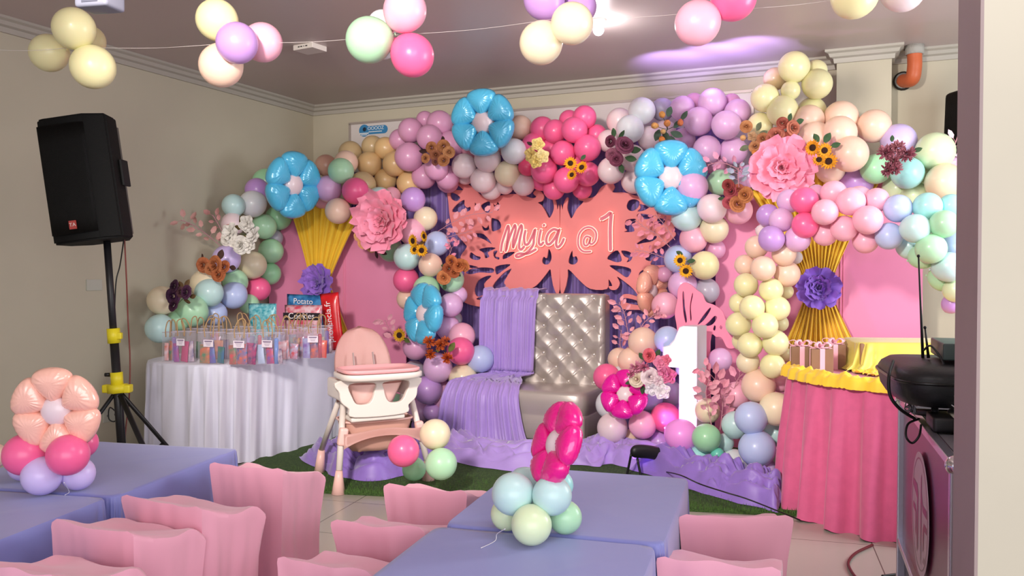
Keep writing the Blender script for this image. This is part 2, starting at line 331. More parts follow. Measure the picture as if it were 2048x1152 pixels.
LM = [('the top blue foil flower', 965, 245), ('the left blue foil flower', 587, 370), ('the lower blue foil flower', 848, 625), ('the right blue foil flower', 1342, 355),
      ('the left paper peony', 775, 440), ('the right paper peony', 1563, 335), ('the sunflower trio', 1152, 336), ('the burgundy roses', 1238, 295), ('the orange tulip buds', 1335, 255),
      ('the tan dried roses', 1507, 270), ('the terracotta roses', 1565, 262), ('the sunflowers on peach', 1645, 308), ('the dusty pink chrysanthemums', 1790, 315), ('the red-gold roses', 1470, 393),
      ('the white flower bunch', 485, 468), ('the copper rose spray', 430, 533), ('the dark purple roses', 362, 588), ('the four sunflowers', 838, 485), ('the orange rose bunch', 905, 535),
      ('the rust chrysanthemums', 877, 695), ('the sunflower pair', 1366, 531), ('the pink-white bouquet', 1300, 735), ('the brown roses', 877, 308), ('the cream-yellow flowers', 1074, 308),
      ('the magenta foil flower', 1248, 787), ('the peach foil flower', 1305, 580), ('the purple paper rosette', 1637, 573), ('the yellow cloth fan', 650, 470), ('the white number', 1380, 740),
      ('the high chair tray', 750, 735), ('the throne seat', 1100, 800), ('the black stage light', 1298, 925), ('the pink table skirt', 1600, 900), ('the ceiling', 1590, 70), ('the near pillar', 1940, 450),
      ('the gift boxes', 1620, 700), ('the party bags', 430, 690)]
def where(x, y):
    n, lx, ly = min(LM, key=lambda l: (l[1]-x)**2+(l[2]-y)**2)
    dx, dy = x-lx, y-ly
    if abs(dx) < 11 and abs(dy) < 11: return 'right behind '+n
    a = math.degrees(atan2(-dy, dx)) % 360
    return ['right of', 'up right of', 'above', 'up left of', 'left of', 'down left of', 'below', 'down right of'][int((a+22.5)//45) % 8]+' '+n
SHORT = {'left arch': 'left arch', 'top garland': 'top garland', 'right end of the top garland': 'garland', 'garland between the throne and high chair': 'garland',
         'garland right of the butterfly': 'garland', 'pile right of the throne': 'floor pile', 'cake table arch': 'cake arch', 'pale column of the cake table arch': 'cake arch column', 'small bunch behind the black stage light': 'low bunch'}
ORD = ['first', 'second', 'third', 'fourth', 'fifth', 'sixth', 'seventh', 'eighth', 'ninth', 'tenth']
entries = []
for g, (base, txt) in GAR.items():
    for s in txt.replace('\n', '').split(';'):
        x, y, r, c, L = s.split(); x, y, r, L = float(x), float(y), float(r), int(L)
        entries.append(dict(x=x, y=y, r=r, c=c, L=L, g=g, off=base+.075*L))
def wpos(e):
    P = onwall(e['x'], e['y'], e['off']); return P, e['r']*P.y/F
for e in entries: e['P'], e['R'] = wpos(e)
# press neighbours apart: where two overlap in view, the front one moves out until they only touch softly
order = sorted(entries, key=lambda e: (e['off']))
for k, e in enumerate(order):
    for _ in range(4):
        worst = 0
        for q in order[:k]:
            dd_ = (e['P']-q['P']).length; need = .80*(e['R']+q['R'])
            if q['g'] == e['g'] and dd_ < need: worst = max(worst, need-dd_)
        if worst < .01 or e['off'] > GAR[e['g']][0]+.52: break
        e['off'] += min(worst*.9, .06); e['P'], e['R'] = wpos(e)
big = {}
for e in entries:
    e['lab'] = f"{BC[e['c']][1]} balloon in {SHORT[e['g']]}, {where(e['x'], e['y'])}"
    big.setdefault(e['lab'], []).append(e)
for lab, es in big.items():
    if len(es) > 1:
        sx = max(e['x'] for e in es)-min(e['x'] for e in es); sy = max(e['y'] for e in es)-min(e['y'] for e in es)
        k = 'x' if sx >= sy else 'y'; es.sort(key=lambda e: e[k])
        for i, e in enumerate(es):
            if len(es) == 2: wd = (('left one', 'right one') if k == 'x' else ('upper one', 'lower one'))[i]
            else: wd = ORD[i]+(' from left' if k == 'x' else ' from top')
            e['lab'] = lab+', '+wd
for e in entries:
    o = link('balloon', balloon_mesh(e['c']), None, e['P'])
    rr = random.Random(int(e['x']*7+e['y']))
    o.rotation_euler = (R(rr.uniform(-50, 50)), 0, WR*0+R(rr.uniform(-50, 50))); o.scale = (e['R'],)*3
    tag(o, e['lab'], 'balloon', 'balloons of the '+e['g'])

# ------------------------------------------------------------------ foil flowers
def petal_mesh(name, m, wid=.62):
    """inflated foil petal along +X from .22 to 1, thickness along Y"""
    bm = NB(); na, ns = 40, 9; rows = []
    def outline(a):
        x = .62+.40*cos(a); t = (x-.22)/.8
        y = sin(a)*wid*(.30+.72*max(0, min(1, t))**.9)
        if cos(a) < 0: x = .62+.42*cos(a)
        return x, y
    for side in (1, -1):
        def f(u, v, side=side):
            a = 2*pi*u; ox, oy = outline(a); s = v
            x = .66+(ox-.66)*s; y = oy*s
            h = .24*sqrt(max(0, 1-s**2.6))
            wr = .018*sin(a*17+sin(a*3)*2)*(s**3)*(1-s)*6
            return Vector((x*1., side*(h+wr*.7), y))
        surf(bm, f, 56, 10, cu=True)
    bmesh.ops.remove_doubles(bm, verts=bm.verts, dist=.0005)
    bmesh.ops.recalc_face_normals(bm, faces=bm.faces[:])
    return mesh_from(bm, name, m)
FM = {}
def foil_flower(loc, Rm, rot, col, centre, label, roll=0, n=6, group=None, parent=None, cs=.33):
    key = col
    if key not in FM: FM[key] = petal_mesh('petal', mat('foil '+col, col, .22, spec=.6, coat=.5, bump=.12, bscale=9, metal=.05))
    if parent: root = bpy.data.objects.new('foil_flower', None); COL.objects.link(root); root.parent = parent; root.location = loc; root.rotation_euler = rot; root.scale = (Rm,)*3
    else: root = thing('foil_flower_balloon', label, 'foil balloon', loc, rot, group, Rm)
    for k in range(n):
        link('petal', FM[key], root, (0, 0, 0), (0, R(roll)+2*pi*k/n, 0))
    bm = NB(); ball(bm, (0, 0, 0), cs, 24, (1, .62, 1)); obj('flower_centre', bm, mat('white foil centre', centre, .3, coat=.2), root)
    return root
BLUE = '58c2ea'
def fwall(x, y, off): return onwall(x, y, off)
def rpx(x, y, off, r): return r*onwall(x, y, off).y/F
foil_flower(fwall(965, 245, .95), rpx(965, 245, .95, 66), (R(4), 0, WR*.6), BLUE, 'ecd8dc', 'light blue foil flower balloon at top of garland, white round centre', 28)
foil_flower(fwall(587, 370, 1.35), rpx(587, 370, 1.35, 66), (R(6), R(8), WR+R(78)), BLUE, 'ecd8dc', 'light blue foil flower balloon turned sideways, above the white flower bunch', 20)
foil_flower(fwall(846, 627, 1.1), rpx(846, 627, 1.1, 62), (R(-6), R(4), R(-52)), BLUE, 'ecd8dc', 'light blue foil flower balloon low beside the throne, above rust chrysanthemums', 5, cs=.31)
foil_flower(fwall(1342, 355, 1.0), rpx(1342, 355, 1.0, 74), (0, 0, 0), BLUE, 'f0dcec', 'light blue foil flower balloon at upper right of butterfly board', 30)
foil_flower(fwall(1249, 788, 1.45), rpx(1249, 788, 1.45, 50), (R(-20), R(20), R(-32)), 'e8149c', 'e8dcec', 'magenta foil flower balloon right of the throne seat', 10)
foil_flower(fwall(1305, 582, .66), rpx(1305, 582, .66, 52), (0, R(10), R(50)), 'f8b49c', 'eed0c8', 'small peach foil flower balloon below the butterfly wing', 15, cs=.28)

# ------------------------------------------------------------------ giant paper flowers
def ruffle_petal(name, m, ruf=.06, nfreq=7, cup=.3, wid=.62, seed=0):
    bm = NB(); rn = random.Random(seed); ph = rn.random()*6
    def f(u, v):
        s = 2*u-1; L = v
        wv = wid*(.25+.95*sin(min(1, L*1.05)*pi*.62)**.9)
        top = 1-.16*abs(s)**2.2*L
        x = s*wv*(.3+.7*L**.5); z = L*top + .03*sin(s*9+ph)*L*L
        y = -cup*(L**1.5)*.9 + .22*s*s*L*-1
        y += ruf*sin(s*nfreq+ph)*L*L + ruf*.6*sin(s*nfreq*2.3+ph*2)*L**3 + .10*L**5
        return Vector((x, y, z))
    surf(bm, f, 17, 11)
    return mesh_from(bm, name, m)
PMESH = {}
def paper_flower(loc, Rm, rot, col, label, layers, group=None, seed=0, name='paper_flower', cat='paper flower'):
    root = thing(name, label, cat, loc, rot, group, Rm); rn = random.Random(seed)
    m = mat('crepe paper '+col, col, .75, sheen=.3, var=.06, vscale=5)
    for li, (n, sc, tilt, yo) in enumerate(layers):
        for k in range(n):
            key = (col, k % 3, li > 1)
            if key not in PMESH: PMESH[key] = ruffle_petal('petal', m, .07 if li < 2 else .05, 6+2*(k % 3), .25, .6, k*7+li)
            link('petal', PMESH[key], root, (0, yo, 0), (Matrix.Rotation(2*pi*k/n+li*.7+rn.uniform(-.15, .15), 4, 'Y') @ Matrix.Rotation(R(tilt+rn.uniform(-7, 7)), 4, 'X')).to_euler(), sc*rn.uniform(.93, 1.05))
    bm = NB()
    def sp(u, v):
        a = u*5.2*pi; r = .03+.10*u; return Vector((r*cos(a), -.33+.1*v*-1-.05*(1-u)+.2*(v-1)*-1, r*sin(a)))
    surf(bm, sp, 60, 4); obj('flower_heart', bm, m, root)
    return root
LY = [(7, 1.05, 8, 0), (6, .85, 28, -.04), (6, .62, 46, -.08), (5, .42, 62, -.12)]
paper_flower(fwall(772, 440, 1.05), rpx(772, 440, 1.05, 60), (R(5), 0, WR), 'fc9cb8', 'giant pink crepe paper peony on left garland beside yellow cloth', LY, seed=3)
paper_flower(fwall(1563, 336, 1.1), rpx(1563, 336, 1.1, 62), (R(5), 0, WR*.6), 'fc9cb8', 'giant pink crepe paper peony on right garland above the cake table arch', LY, seed=9)

# ------------------------------------------------------------------ small silk flowers
def rose_mesh(m):
    bm = NB(); rn = random.Random(4)
    for li, (n, r, h, op) in enumerate([(3, .15, .62, .03), (4, .30, .62, .10), (5, .50, .55, .24), (6, .76, .42, .48), (6, 1.0, .24, .8)]):
        for k in range(n):
            a0 = 2*pi*k/n+li*.6
            def f(u, v, a0=a0, r=r, h=h, op=op, n=n):
                a = a0+(u-.5)*2*pi/n*1.45; rr = r*(.35+.65*v)+op*.18*v**3; lip = .05*sin(a*7)*v*v
                return Vector((rr*cos(a), -(h*v - op*.28*v**4) - lip+.0, rr*sin(a)))
            surf(bm, f, 7, 5)
    ball(bm, (0, -.46, 0), .13, 8)
    return mesh_from(bm, 'rose', m)
def mum_mesh(m):
    bm = NB(); rn = random.Random(5)
    for k in range(95):
        th = rn.uniform(0, 2*pi); ph = rn.random()**.7*1.45
        d_ = Vector((sin(ph)*cos(th), -cos(ph), sin(ph)*sin(th))); t = d_.orthogonal().normalized(); t.rotate(Matrix.Rotation(rn.random()*6, 3, d_)); L = rn.uniform(.85, 1.05)
        wv = .12
        p = [d_*.2-t*wv*.4, d_*.2+t*wv*.4, d_*L*.75+t*wv, d_*L, d_*L*.75-t*wv]
        bm.faces.new([bm.verts.new(q) for q in p])
    return mesh_from(bm, 'chrysanthemum', m, False)
def sun_mesh(m):
    bm = NB(); rn = random.Random(6)
    for ring, (n, L, ti) in enumerate([(16, 1.0, .05), (15, .86, .2)]):
        for k in range(n):
            a = 2*pi*(k+.5*ring)/n+rn.uniform(-.06, .06); c, s = cos(a), sin(a); w_ = .15; l_ = L*rn.uniform(.92, 1.06)
            def P(r, t, y): return Vector((c*r-s*t, y, s*r+c*t))
            q = [P(.35, -w_*.6, 0), P(.35, w_*.6, 0), P(l_*.7, w_, -ti*.8), P(l_, 0, -ti), P(l_*.7, -w_, -ti*.8)]
            bm.faces.new([bm.verts.new(v) for v in q])
    return mesh_from(bm, 'sunflower', m, False)
def frill_mesh(m):
    bm = NB()
    for li, (r, t) in enumerate([(1.0, .15), (.72, .38), (.42, .62)]):
        def f(u, v, r=r, t=t, li=li):
            a = 2*pi*u; rr = r*v*(1+.12*sin(a*5+li)); return Vector((rr*cos(a), -t*v*.8+.10*sin(a*8+li*2)*v*v, rr*sin(a)))
        surf(bm, f, 36, 5, cu=True)
    return mesh_from(bm, 'frill', m)
def bud_mesh(m):
    bm = NB(); lathe(bm, [(.1, .6), (.45, .35), (.5, 0), (.42, -.35), (.25, -.7), (.05, -.85)], 10, Matrix.Rotation(R(60), 4, 'X')); bmesh.ops.recalc_face_normals(bm, faces=bm.faces[:])
    return mesh_from(bm, 'bud', m)
def leaf_mesh(m):
    bm = NB()
    def f(u, v):
        s = 2*v-1; wv = .3*sin(pi*min(1, u*.97+.02))**.8; return Vector((u, .12*abs(s)*wv*2-.15*u*u*-1, s*wv))
    surf(bm, f, 8, 5); return mesh_from(bm, 'leaf', m)
SM = {}
def sm(kind, col):
    k = (kind, col)
    if k not in SM:
        fn = dict(rose=rose_mesh, mum=mum_mesh, sun=sun_mesh, frill=frill_mesh, bud=bud_mesh, leaf=leaf_mesh)[kind]
        SM[k] = fn(mat('silk '+kind+' '+col, col, .8, var=.28, vscale=2.5))
    return SM[k]
NMN = dict(rose='rose', mum='chrysanthemum', sun='sunflower', frill='frilly_flower', bud='tulip_bud')
m_disc = mat('brown sunflower disc', '3a1c10', .9, bump=.6, bscale=60)
def sunflower_disc():
    bm = NB(); ball(bm, (0, -.06, 0), .40, 14, (1, .4, 1)); bmesh.ops.recalc_face_normals(bm, faces=bm.faces[:]); return mesh_from(bm, 'seed_disc', m_disc)
DISC = sunflower_disc()
def bouquet(x, y, off, label, items, leaves=(), name='flower_bunch', leafcol='3c5a38'):
    """items: kind, colour, dx, dy, radius in photo pixels ; leaves: dx, dy, angle, length"""
    P = onwall(x, y, off); k = P.y/F; root = thing(name, label, 'artificial flowers', P, (0, 0, WR*.7)); rn = random.Random(int(x+y))
    for kind, col, dx, dy, r in items:
        o = link(NMN[kind], sm(kind, col), root, (dx*k, -.02-rn.random()*.02, -dy*k), (R(rn.uniform(-22, 22)), R(rn.uniform(0, 360)), R(rn.uniform(-25, 25))), r*k)
        if kind == 'sun': link('seed_disc', DISC, o)
    for dx, dy, a, L in leaves:
        link('leaf', sm('leaf', leafcol), root, (dx*k, 0, -dy*k), (R(rn.uniform(-30, 30)), -R(a), R(rn.uniform(-20, 20))), L*k)
    bm = NB()
    for kind, col, dx, dy, r in items: tube(bm, [(dx*k, -.005, -dy*k), (dx*k*.4, .05, -dy*k*.4), (0, .07, 0)], .0025, 5)
    obj('stems', bm, mat('flower stem green', '4a5a34', .8), root)
    return root
CO, OR_, BG, DP = 'a5623c', 'd9662c', '7c3450', '40203c'
bouquet(877, 308, .95, 'brown dried-look roses on mauve pink balloons of top garland', [('rose', 'a86c42', 13, -14, 12), ('rose', 'a0643e', -12, -12, 11), ('rose', '8c5236', -4, 2, 11), ('rose', 'b0744a', -26, 8, 9), ('rose', 'b87e50', 24, -2, 11), ('rose', 'a86c42', 14, 14, 11), ('rose', '7a4438', -4, 16, 7)], [(-22, -6, 170, 20), (10, -22, 100, 14)], leafcol='3c2020')
bouquet(1074, 308, .95, 'cream yellow frilly flowers between white and hot pink balloons', [('frill', 'f0d888', 4, -18, 13), ('frill', 'eccf80', -10, 2, 15), ('frill', 'f4e0a0', 12, 6, 14), ('frill', 'e8cc78', 0, 16, 13)], [(-8, -18, 150, 14)], leafcol='4a3430')
bouquet(1152, 336, 1.0, 'three small sunflowers on hot pink balloons, top garland', [('sun', 'f8a818', -10, -9, 14), ('sun', 'f8a818', 13, 0, 14), ('sun', 'f0a018', -7, 14, 12)], [(10, -16, 50, 14)])
bouquet(1238, 297, .98, 'burgundy roses with dark green leaves on white balloons', [('rose', '7c3c54', 12, -5, 17), ('rose', '6a2c44', -16, -14, 11), ('rose', '8a4c60', -12, 13, 12), ('rose', '7a3850', -4, 22, 13)], [(-2, -18, 60, 22), (18, 4, 5, 26), (12, 18, -10, 24), (-10, -22, 100, 20), (2, 30, -70, 20), (-6, 2, 200, 18)])
bouquet(1333, 256, .9, 'orange tulip buds with grey green leaves, top garland', [('bud', 'e09a50', -8, -26, 13), ('bud', 'd8884a', 2, -8, 14), ('bud', 'e8a860', -22, -4, 13), ('bud', 'd88038', -8, 24, 13), ('bud', 'd87848', 28, -8, 12), ('bud', 'e0b070', -6, 8, 10)], [(2, -22, 70, 22), (28, -14, 60, 22), (-8, 6, -60, 24), (8, 8, -20, 26), (-14, 2, -110, 24), (14, 0, 40, 20), (0, 18, -30, 22)], leafcol='4c6250')
bouquet(1507, 272, .98, 'tan and orange dried roses with grey leaves beside lilac balloons', [('rose', 'c08050', -14, -18, 11), ('bud', 'e0ac70', -20, 4, 12), ('rose', 'b87850', 18, 8, 11), ('rose', 'c88c60', 4, 22, 12), ('rose', 'c09068', 22, 24, 11), ('bud', 'd88840', 2, 34, 11), ('frill', 'c8a078', -2, 2, 10)], [(6, -10, 60, 20), (10, 0, 30, 20), (-8, 20, 200, 20), (20, 14, 10, 20)], leafcol='7c8668')
bouquet(1567, 262, 1.05, 'terracotta roses above the right paper peony', [('rose', 'c07058', 18, -4, 14), ('rose', 'bc6c58', -14, 8, 15), ('rose', 'a85444', -2, -14, 11), ('rose', 'a85040', 4, 16, 12), ('rose', 'b46450', -24, 16, 9)], [(10, -18, 70, 18), (22, -14, 20, 20), (20, 12, -20, 16)])
bouquet(1644, 308, 1.12, 'dark centred sunflowers against peach balloons', [('sun', 'f0a020', -18, -12, 17), ('sun', 'f0a424', 4, -6, 16), ('sun', 'eca020', 12, 16, 18), ('sun', 'e09418', -6, 12, 14)], [(4, -22, 60, 24), (-6, -24, 120, 20), (16, -14, 20, 20)])
bouquet(1788, 318, 1.25, 'dusty pink chrysanthemum bunch near the pillar', [('mum', 'b87080', -16, -12, 20), ('mum', 'c4808c', 6, -20, 19), ('mum', 'b06878', 22, -8, 19), ('mum', 'bc7684', -2, 4, 19), ('mum', 'a86070', -14, 22, 18), ('mum', 'b87080', 2, 20, 16)], [(34, -14, 20, 18), (-4, -34, 90, 14)])
bouquet(1471, 393, 1.0, 'red and gold roses on mint and pink balloons', [('rose', 'a84850', -8, -10, 14), ('rose', 'c8824c', 18, -2, 15), ('rose', 'b8505c', -12, 12, 12), ('rose', 'c0784a', 4, 16, 15), ('rose', 'b06048', 6, -12, 11), ('rose', '98403c', -14, -22, 11)], [(24, -12, 20, 16), (-22, 2, 180, 14)])
bouquet(486, 468, 2.0, 'white flower bunch with dark centre on left arch', [('frill', 'f0ece4', -26, -2, 20), ('frill', 'ece8e0', 14, -20, 17), ('rose', 'f0ece4', 0, 22, 17), ('frill', 'f4f0ea', 28, 4, 19), ('frill', 'e8e2d8', -8, 18, 15), ('rose', 'ece6dc', -32, 10, 13), ('frill', 'f0ece4', 18, 22, 16)], [(-2, -14, 110, 24), (4, -4, 60, 18), (0, 4, -30, 18), (-6, -10, 160, 16)], leafcol='6a5a30')
bouquet(431, 534, 1.9, 'copper roses and leaves on left arch above aqua balloons', [('rose', 'bc6c44', -24, -4, 14), ('rose', 'c07448', 6, -4, 17), ('rose', 'b8683e', 12, 14, 14), ('rose', 'b06038', 24, 0, 12), ('rose', 'c47c50', -8, 4, 11)], [(8, -14, 70, 22), (-30, -14, 110, 14), (32, 0, -10, 18)], leafcol='4c3028')
bouquet(362, 588, 1.9, 'dark purple roses beside the cream balloon of left arch', [('rose', '4c2448', -14, 4, 15), ('rose', '44203c', -8, -16, 12), ('rose', '502848', 18, -4, 13), ('rose', '48203c', -10, 22, 12), ('rose', '5c3840', 4, -4, 10)], [(8, -14, 60, 18), (6, 12, -20, 18), (20, 6, 10, 16), (4, -8, 120, 20)], leafcol='6a5030')
bouquet(838, 487, 1.12, 'four sunflowers between pink and aqua balloons, left of butterfly', [('sun', 'f8b81c', -9, -5, 15), ('sun', 'f8b81c', 15, -14, 13), ('sun', 'f4b41c', -6, 12, 13), ('sun', 'f4b01c', 9, 14, 14)], [(2, 2, 30, 14)], leafcol='50381c')
bouquet(905, 535, .98, 'orange rose bunch at left edge of the butterfly board', [('rose', 'c87040', 0, -12, 12), ('rose', 'c46c3c', 16, -4, 13), ('rose', 'd07c48', 26, -4, 12), ('rose', 'a85430', -6, 2, 12), ('rose', 'b05c34', 6, 10, 10), ('rose', 'd0804c', -16, 20, 13)], [(-12, 0, 160, 14), (-16, 32, -100, 14), (4, 8, -40, 16)])
bouquet(877, 695, 1.25, 'rust orange chrysanthemums below the lower blue foil flower', [('mum', 'e07038', -16, -12, 15), ('mum', 'd8682c', 8, -6, 14), ('mum', 'dc7040', 18, -14, 12), ('mum', 'd86424', -14, 12, 13), ('mum', 'd86028', 22, 20, 14)], [(22, 8, 60, 22), (-2, 10, 80, 14)], leafcol='6c7434')
bouquet(1366, 531, 1.0, 'pair of sunflowers on blue and yellow balloons', [('sun', 'f8b820', -5, -10, 14), ('sun', 'f8b420', 6, 11, 15)], [(0, -20, 150, 16), (8, -8, 10, 16)])
bouquet(801, 670, 1.1, 'single sunflower beside the high chair backrest', [('sun', 'd8a01c', 0, 0, 15)], [(6, 6, -30, 16)], leafcol='5c6a30')
bouquet(1297, 742, 1.5, 'mixed bouquet of white, blush and pink blooms beside the white number', [('rose', 'f4e0e4', 4, 10, 17), ('rose', 'f0dcc4', -22, 16, 15), ('frill', 'fcf4f8', 28, 38, 16), ('frill', 'f8f0f8', 8, 34, 14), ('mum', 'ec9cb8', -24, -8, 16), ('mum', 'e890b0', -8, -8, 14), ('mum', 'e48cac', -34, 6, 11), ('frill', 'f090b4', 24, -18, 14), ('frill', 'ec78a8', 40, 6, 17), ('rose', 'e86878', 2, -32, 13), ('frill', 'f08cb8', 30, 0, 13), ('frill', 'f080a0', 36, -24, 11), ('frill', 'f8e0e8', 22, 18, 12)], [(-8, -22, 130, 18), (14, -28, 60, 18), (20, 4, 20, 14), (-10, 30, -100, 18), (-34, 22, 200, 14)])
bouquet(734, 472, .95, 'small peach roses tucked behind the left paper peony', [('rose', 'f0b078', -14, 0, 10), ('rose', 'eeaa70', -4, 14, 11), ('rose', 'f0b480', 12, 22, 11), ('rose', 'ecac78', -12, -18, 10)], [(24, 28, -30, 20), (18, 30, -80, 16)], leafcol='4c2830')

# ------------------------------------------------------------------ pink leaf sprays
def spray(pts, offs, label, n, L, col='e898a8', seed=1, side=1):
    rn = random.Random(seed); P = [onwall(x, y, o) for (x, y), o in zip(pts, offs)]; root = thing('leaf_spray', label, 'artificial leaves', P[0]); C = smoothpath([p-P[0] for p in P], 8)
    bm = NB(); tube(bm, C, .003, 5); k = P[0].y/F
    bl = NB()
    for i in range(n):
        c = C[int((.15+.85*(i+.5)/n)*(len(C)-1))]; t = (C[min(len(C)-1, int((.15+.85*(i+.5)/n)*(len(C)-1))+1)]-c)
        if t.length < 1e-6: t = Vector((0, 0, 1))
        t.normalize(); a = (1 if i % 2 else -1)*rn.uniform(.6, 1.3); dirv = Vector((t.x*cos(a)-t.z*sin(a), rn.uniform(-.35, .35), t.x*sin(a)+t.z*cos(a))).normalized()
        nn_ = dirv.cross(Vector((rn.uniform(-.5, .5), -1, rn.uniform(-.5, .5)))).normalized(); l = L*k*rn.uniform(.7, 1.2); b0 = c+dirv*l*.5
        tube(bm, [c, b0], .0015, 4); bn = dirv.cross(nn_)
        q = [b0, b0+dirv*l*.3+nn_*l*.32, b0+dirv*l*.8+nn_*l*.30, b0+dirv*l*1.15, b0+dirv*l*.8-nn_*l*.30, b0+dirv*l*.3-nn_*l*.32]
        vs = [bl.verts.new(v) for v in q]; mid = bl.verts.new(b0+dirv*l*.55+bn*l*.12)
        for j in range(6): bl.faces.new((vs[j], vs[(j+1) % 6], mid))
    obj('stem', bm, mat('pink stem', 'c88c98', .7), root, smooth=False); obj('foliage', bl, mat('pink leaf '+col, col, .65, var=.2, vscale=12), root, smooth=False)
spray([(450, 500), (415, 470), (385, 450), (362, 440)], [.8]*4, 'faded pink leaf spray against the left wall', 12, 16, 'd8a49c', 1)
spray([(462, 500), (440, 455), (425, 430)], [.85]*3, 'short pink leaf spray beside the white flower bunch', 8, 14, 'd89c98', 2)
spray([(872, 465), (905, 445), (940, 430), (985, 425)], [.75, .8, .8, .8], 'pink leaf spray over the upper left butterfly wing', 14, 14, 'eca0a8', 3)
spray([(880, 480), (910, 470), (945, 462)], [.75]*3, 'pink leaf spray right above the orange rose bunch', 9, 13, 'e898a8', 4)
spray([(893, 520), (902, 500), (898, 485)], [.75]*3, 'small pink leaf sprig above the orange rose bunch', 5, 13, 'ec8ca8', 14)
spray([(1345, 500), (1315, 470), (1290, 455), (1270, 440)], [.8]*4, 'pink leaf spray over upper right butterfly wing', 14, 14, 'f094a4', 5)
spray([(1350, 480), (1325, 445), (1310, 430)], [.82]*3, 'pink leaf spray left of the pale aqua balloon', 10, 13, 'ec8ca0', 6)
spray([(1340, 520), (1300, 505), (1270, 500)], [.8]*3, 'pink leaf spray under the upper right butterfly wing', 10, 13, 'ec90a4', 7)
spray([(1262, 715), (1255, 660), (1248, 625), (1238, 605)], [.95]*4, 'pink leaf spray rising right of the throne back', 13, 15, 'f0a4b0', 8)
spray([(1275, 715), (1280, 660), (1300, 635), (1322, 625)], [.98]*4, 'pink leaf spray below the peach foil flower', 13, 14, 'f0a0ac', 9)
spray([(1250, 720), (1240, 690), (1243, 660)], [.98]*3, 'low pink leaf sprig beside the throne corner', 8, 13, 'eca0b0', 10)
spray([(1440, 860), (1445, 800), (1430, 760), (1405, 735)], [1.55]*4, 'large pink leaf spray right of the white number', 16, 20, 'f0a0b4', 11)
spray([(1450, 850), (1462, 800), (1475, 760), (1490, 745)], [1.5]*4, 'pink leaf spray leaning on the pale balloon column', 13, 19, 'eca0b8', 12)
spray([(1425, 860), (1415, 810), (1412, 780), (1420, 760)], [1.65]*4, 'pink leaf spray in front of the number base', 10, 18, 'f0a8b8', 13)
spray([(800, 690), (780, 660), (770, 640)], [.9]*3, 'pale leaf spray behind the high chair top', 8, 14, 'e8a4b4', 15)
spray([(1490, 352), (1470, 335), (1440, 325), (1415, 330)], [1.0]*4, 'pink ribbon-like leaf spray near the mint balloon', 10, 14, 'f0a8c8', 16)
spray([(1478, 375), (1476, 350), (1478, 335)], [1.05]*3, 'short pale blue leaf sprig near the mint balloon', 7, 14, 'b8c8dc', 17)
# ------------------------------------------------------------------ backdrop
m_cur = mat('purple satin curtain', '8a70b8', .5, sheen=.3, var=.12, vscale=4)
m_board = mat('pink painted arch board', 'ea8cb2', .5, var=.05, vscale=2)
m_yel = mat('yellow draping cloth', 'f6cc34', .65, sheen=.3, var=.08, vscale=6)
m_lil = mat('lilac satin drape', 'b496e0', .45, sheen=.5, var=.08, vscale=6)
m_ros = mat('purple rosette cloth', '9a6cd0', .6, sheen=.3)
def wall_local(off, px=None): return None
def curtain(px0, px1, ztop, off, name, label, n=16):
    u0 = uv_of(onwall(px0, 500, off))[0]; u1 = uv_of(onwall(px1, 500, off))[0]
    root_loc = W(u0, off); bm = NB(); L = u1-u0
    def f(a, b):
        s = a*L; z = ztop*(1-b)
        dep = .035*sin(a*n*2*pi+2*sin(a*9))+.015*sin(a*n*5.3*pi+1+b*2)+.01*sin(b*5+a*20)
        p = E*s + N*dep; return Vector((p.x, p.y, z))
    surf(bm, f, 320, 10)
    return tag(obj(name, bm, m_cur, loc=root_loc), label, 'curtain')
curtain(812, 1452, 2.68, .16, 'backdrop_curtain', 'purple pleated satin curtain behind the pink butterfly board', 20)
curtain(706, 812, 2.45, .12, 'backdrop_curtain', 'narrow purple curtain strip behind the mustard balloons')
# whiteboard with blue logo behind the balloons
ua = uv_of(onwall(701, 300, .02))[0]; ub = uv_of(onwall(1505, 250, .02))[0]
zt = onwall(701, 248, .02).z; root = thing('whiteboard', 'long white board on back wall with blue logo, mostly behind balloons', 'whiteboard', W(ua, .001, zt-1.0), (0, 0, WR))
bm = NB(); box(bm, ((ub-ua)/2, -.012, .5), (ub-ua, .02, 1.0)); obj('board', bm, mat('glossy whiteboard', 'dcd4d0', .3), root, smooth=False)
bm = NB(); Lb = ub-ua
for c, s in (((Lb/2, -.018, 1.0), (Lb+.02, .034, .022)), ((Lb/2, -.018, 0), (Lb+.02, .034, .022)), ((0, -.018, .5), (.022, .034, 1.0)), ((Lb, -.018, .5), (.022, .034, 1.0))): box(bm, c, s)
obj('frame', bm, mat('thin board frame', 'b4a8a0', .4, metal=.3), root, smooth=False)
P = onwall(742, 260, .03); k = P.y/F; lu = uv_of(P)[0]-ua; lz = P.z-(zt-1.0)
lg = bpy.data.objects.new('logo', None); COL.objects.link(lg); lg.parent = root; lg.location = (lu, -.024, lz); lg['label'] = 'blue rounded logo'
bm = NB(); box(bm, (.035, 0, .0), (.24, .002, .085), bev=.0); obj('logo_plate', bm, mat('logo blue', '3c86b8', .5), lg, smooth=False)
bm = NB(); cyl(bm, (-.085, .001, -.0), (-.085, -.003, -.0), .062, 24); cyl(bm, (.155, .001, 0), (.155, -.0015, 0), .0425, 20); obj('logo_disc', bm, mat('logo blue', '3c86b8'), lg, smooth=False)
bm = NB(); box(bm, (-.085, -.004, -.03), (.11, .002, .012)); box(bm, (-.085, -.004, -.045), (.07, .002, .008)); box(bm, (.05, -.003, -.018), (.16, .002, .008)); obj('logo_stripes', bm, mat('logo white', 'e8eef0'), lg, smooth=False)
textmesh('logo_text', 'OOOOZ', .05, mat('logo white', 'e8eef0'), lg, loc=(.055, -.003, .016), thick=.001)
